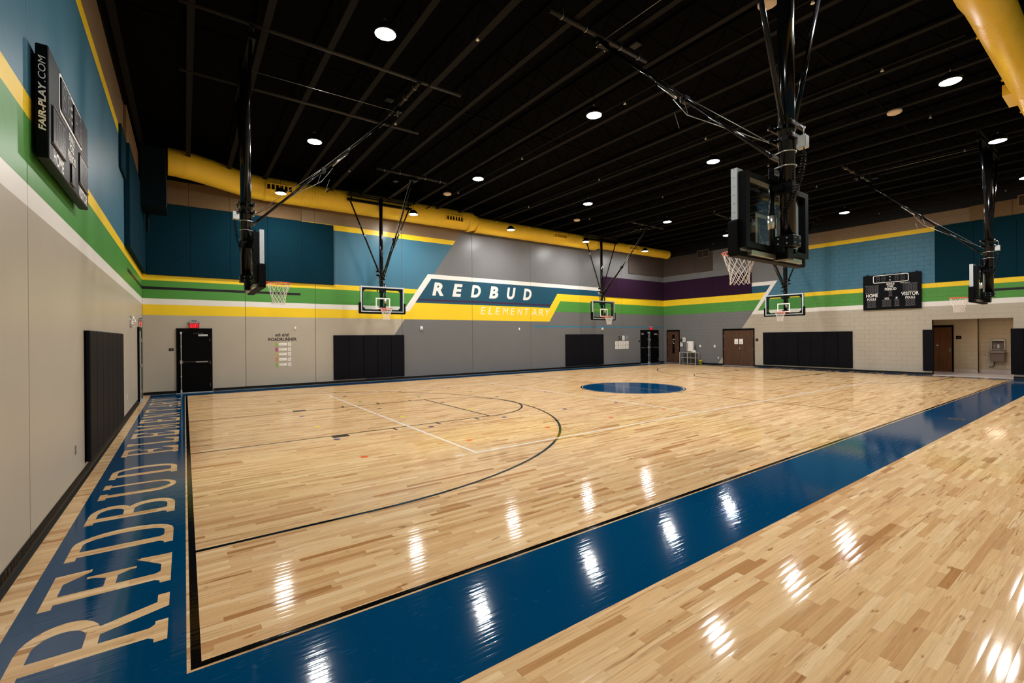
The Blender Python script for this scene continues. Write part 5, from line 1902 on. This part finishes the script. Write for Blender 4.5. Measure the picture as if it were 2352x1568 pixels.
MB().cbox(-0.20, 0.20, -0.115, 0.115, 0.0, 0.03, 0.008).build('foot', mat('brown_foot', rgb(70, 58, 46), 0.5), t)
t = thing('wipes_box', 'small pale yellow and white carton at the end of the rack top', 'box', (XR - 0.43, 17.02, 0.775), RZ_RIGHT)
MB().box(-0.13, 0.0, -0.05, 0.05, 0.0, 0.10).build('carton', mat('pale_yellow_card', rgb(232, 226, 170), 0.6), t)
MB().box(0.002, 0.13, -0.05, 0.05, 0.0, 0.13).build('carton', M_WHITEP, t)
t = thing('bucket', 'yellow bucket on the floor right of the metal rack', 'bucket', (XR - 0.2, 16.70, 0), 0)
MB().lathe([(0.098, 0.001), (0.115, 0.25), (0.122, 0.25), (0.122, 0.275), (0.112, 0.275), (0.095, 0.02), (0.01, 0.015)], 24).build('pail', M_YBUCKET, t, True)
MB().tube([(0.118 * math.cos(a), 0.118 * math.sin(a), 0.255 - 0.10 * abs(math.sin(a))) for a in [PI + PI * i / 12 for i in range(13)]], 0.004, 5).build('bail', M_STEEL, t)

# ------------------------------------------------------------------ alcove things
t = thing('drinking_fountain', 'grey wall drinking fountain with bottle filler in the alcove', 'drinking fountain', (XA2 - 0.006, 4.05, 0), RZ_RIGHT)
M_FTN = mat('fountain_grey', rgb(122, 106, 98), 0.35, metal=0.3)
f = MB()
f.cbox(-0.235, 0.235, -0.10, -0.001, 1.05, 1.09, 0.006); f.cbox(-0.235, -0.19, -0.10, -0.001, 1.09, 1.56, 0.008); f.cbox(0.19, 0.235, -0.10, -0.001, 1.09, 1.56, 0.008)
f.cbox(-0.19, 0.19, -0.10, -0.001, 1.46, 1.56, 0.008)
f.build('filler_housing', M_STEEL, t)
MB().box(-0.19, 0.19, -0.02, -0.001, 1.09, 1.46).build('filler_back', M_FTN, t)
MB().lathe([(0.17, 1.44), (0.15, 1.465)], 20, (0, -0.02, 0)).build('nozzle_hood', M_BLACK, t)
b = MB()
b.box(-0.035, 0.035, -0.024, -0.02, 1.14, 1.32); b.box(-0.15, -0.10, -0.024, -0.02, 1.26, 1.29); b.box(-0.14, -0.11, -0.024, -0.02, 1.16, 1.185)
b.build('filler_graphics', M_ALU, t)
bs = MB()
bs.cbox(-0.27, 0.27, -0.48, -0.001, 0.94, 1.02, 0.03)
bso = bs.build('basin', M_STEEL, t)
MB().lathe([(0.20, 1.021), (0.16, 1.024), (0.05, 1.022)], 24, (0, -0.25, 0)).build('bowl', M_ZINC, bso)
MB().tube([(0.13, -0.12, 1.02), (0.13, -0.12, 1.07), (0.10, -0.17, 1.085)], 0.013, 8).build('bubbler', M_ZINC, t)
MB().cbox(-0.215, 0.235, -0.36, -0.001, 0.53, 0.94, 0.01).build('cabinet', M_FTN, t)
t = thing('fountain_cord', 'black power cord curving from the fountain to an outlet', 'cord', (XA2 - 0.02, 4.05, 0), RZ_RIGHT)
MB().tube([(-0.12, -0.10, 0.53), (-0.12, -0.10, 0.42), (-0.15, -0.07, 0.30), (-0.21, -0.05, 0.26), (-0.27, -0.04, 0.27), (-0.30, -0.03, 0.33)], 0.014, 8).build('cord', M_BLACK, t, True)
outlet('white outlet under the fountain where the black cord plugs in', lambda s, z: (XA2 - 0.006, s, z), RZ_RIGHT, 4.35, 0.34)
outlet('white outlet low in the alcove, right of the fountain', lambda s, z: (XA2 - 0.006, s, z), RZ_RIGHT, 3.74, 0.31)
plate('room_sign', 'small black room sign beside the alcove door', 'sign', lambda s, z: (XA - 0.006, s, z), RZ_RIGHT, 5.30, 1.645, 0.19, 0.16, M_PLAQUE, detail=sign_lines)

# floor plate in the blue border
t = thing('floor_plate', 'dark rectangular floor cover plate in the blue sideline border', 'floor plate', (13.48, 2.43, Z1), 0)
MB().cbox(-0.125, 0.125, -0.135, 0.135, 0.0, 0.004, 0.0015).build('cover', mat('dark_plate', rgb(16, 18, 22), 0.5), t)
for yy in (-0.06, 0.06):
    MB().box(-0.08, 0.08, yy - 0.03, yy + 0.03, 0.004, 0.0052).build('lid', M_BLACK, t)
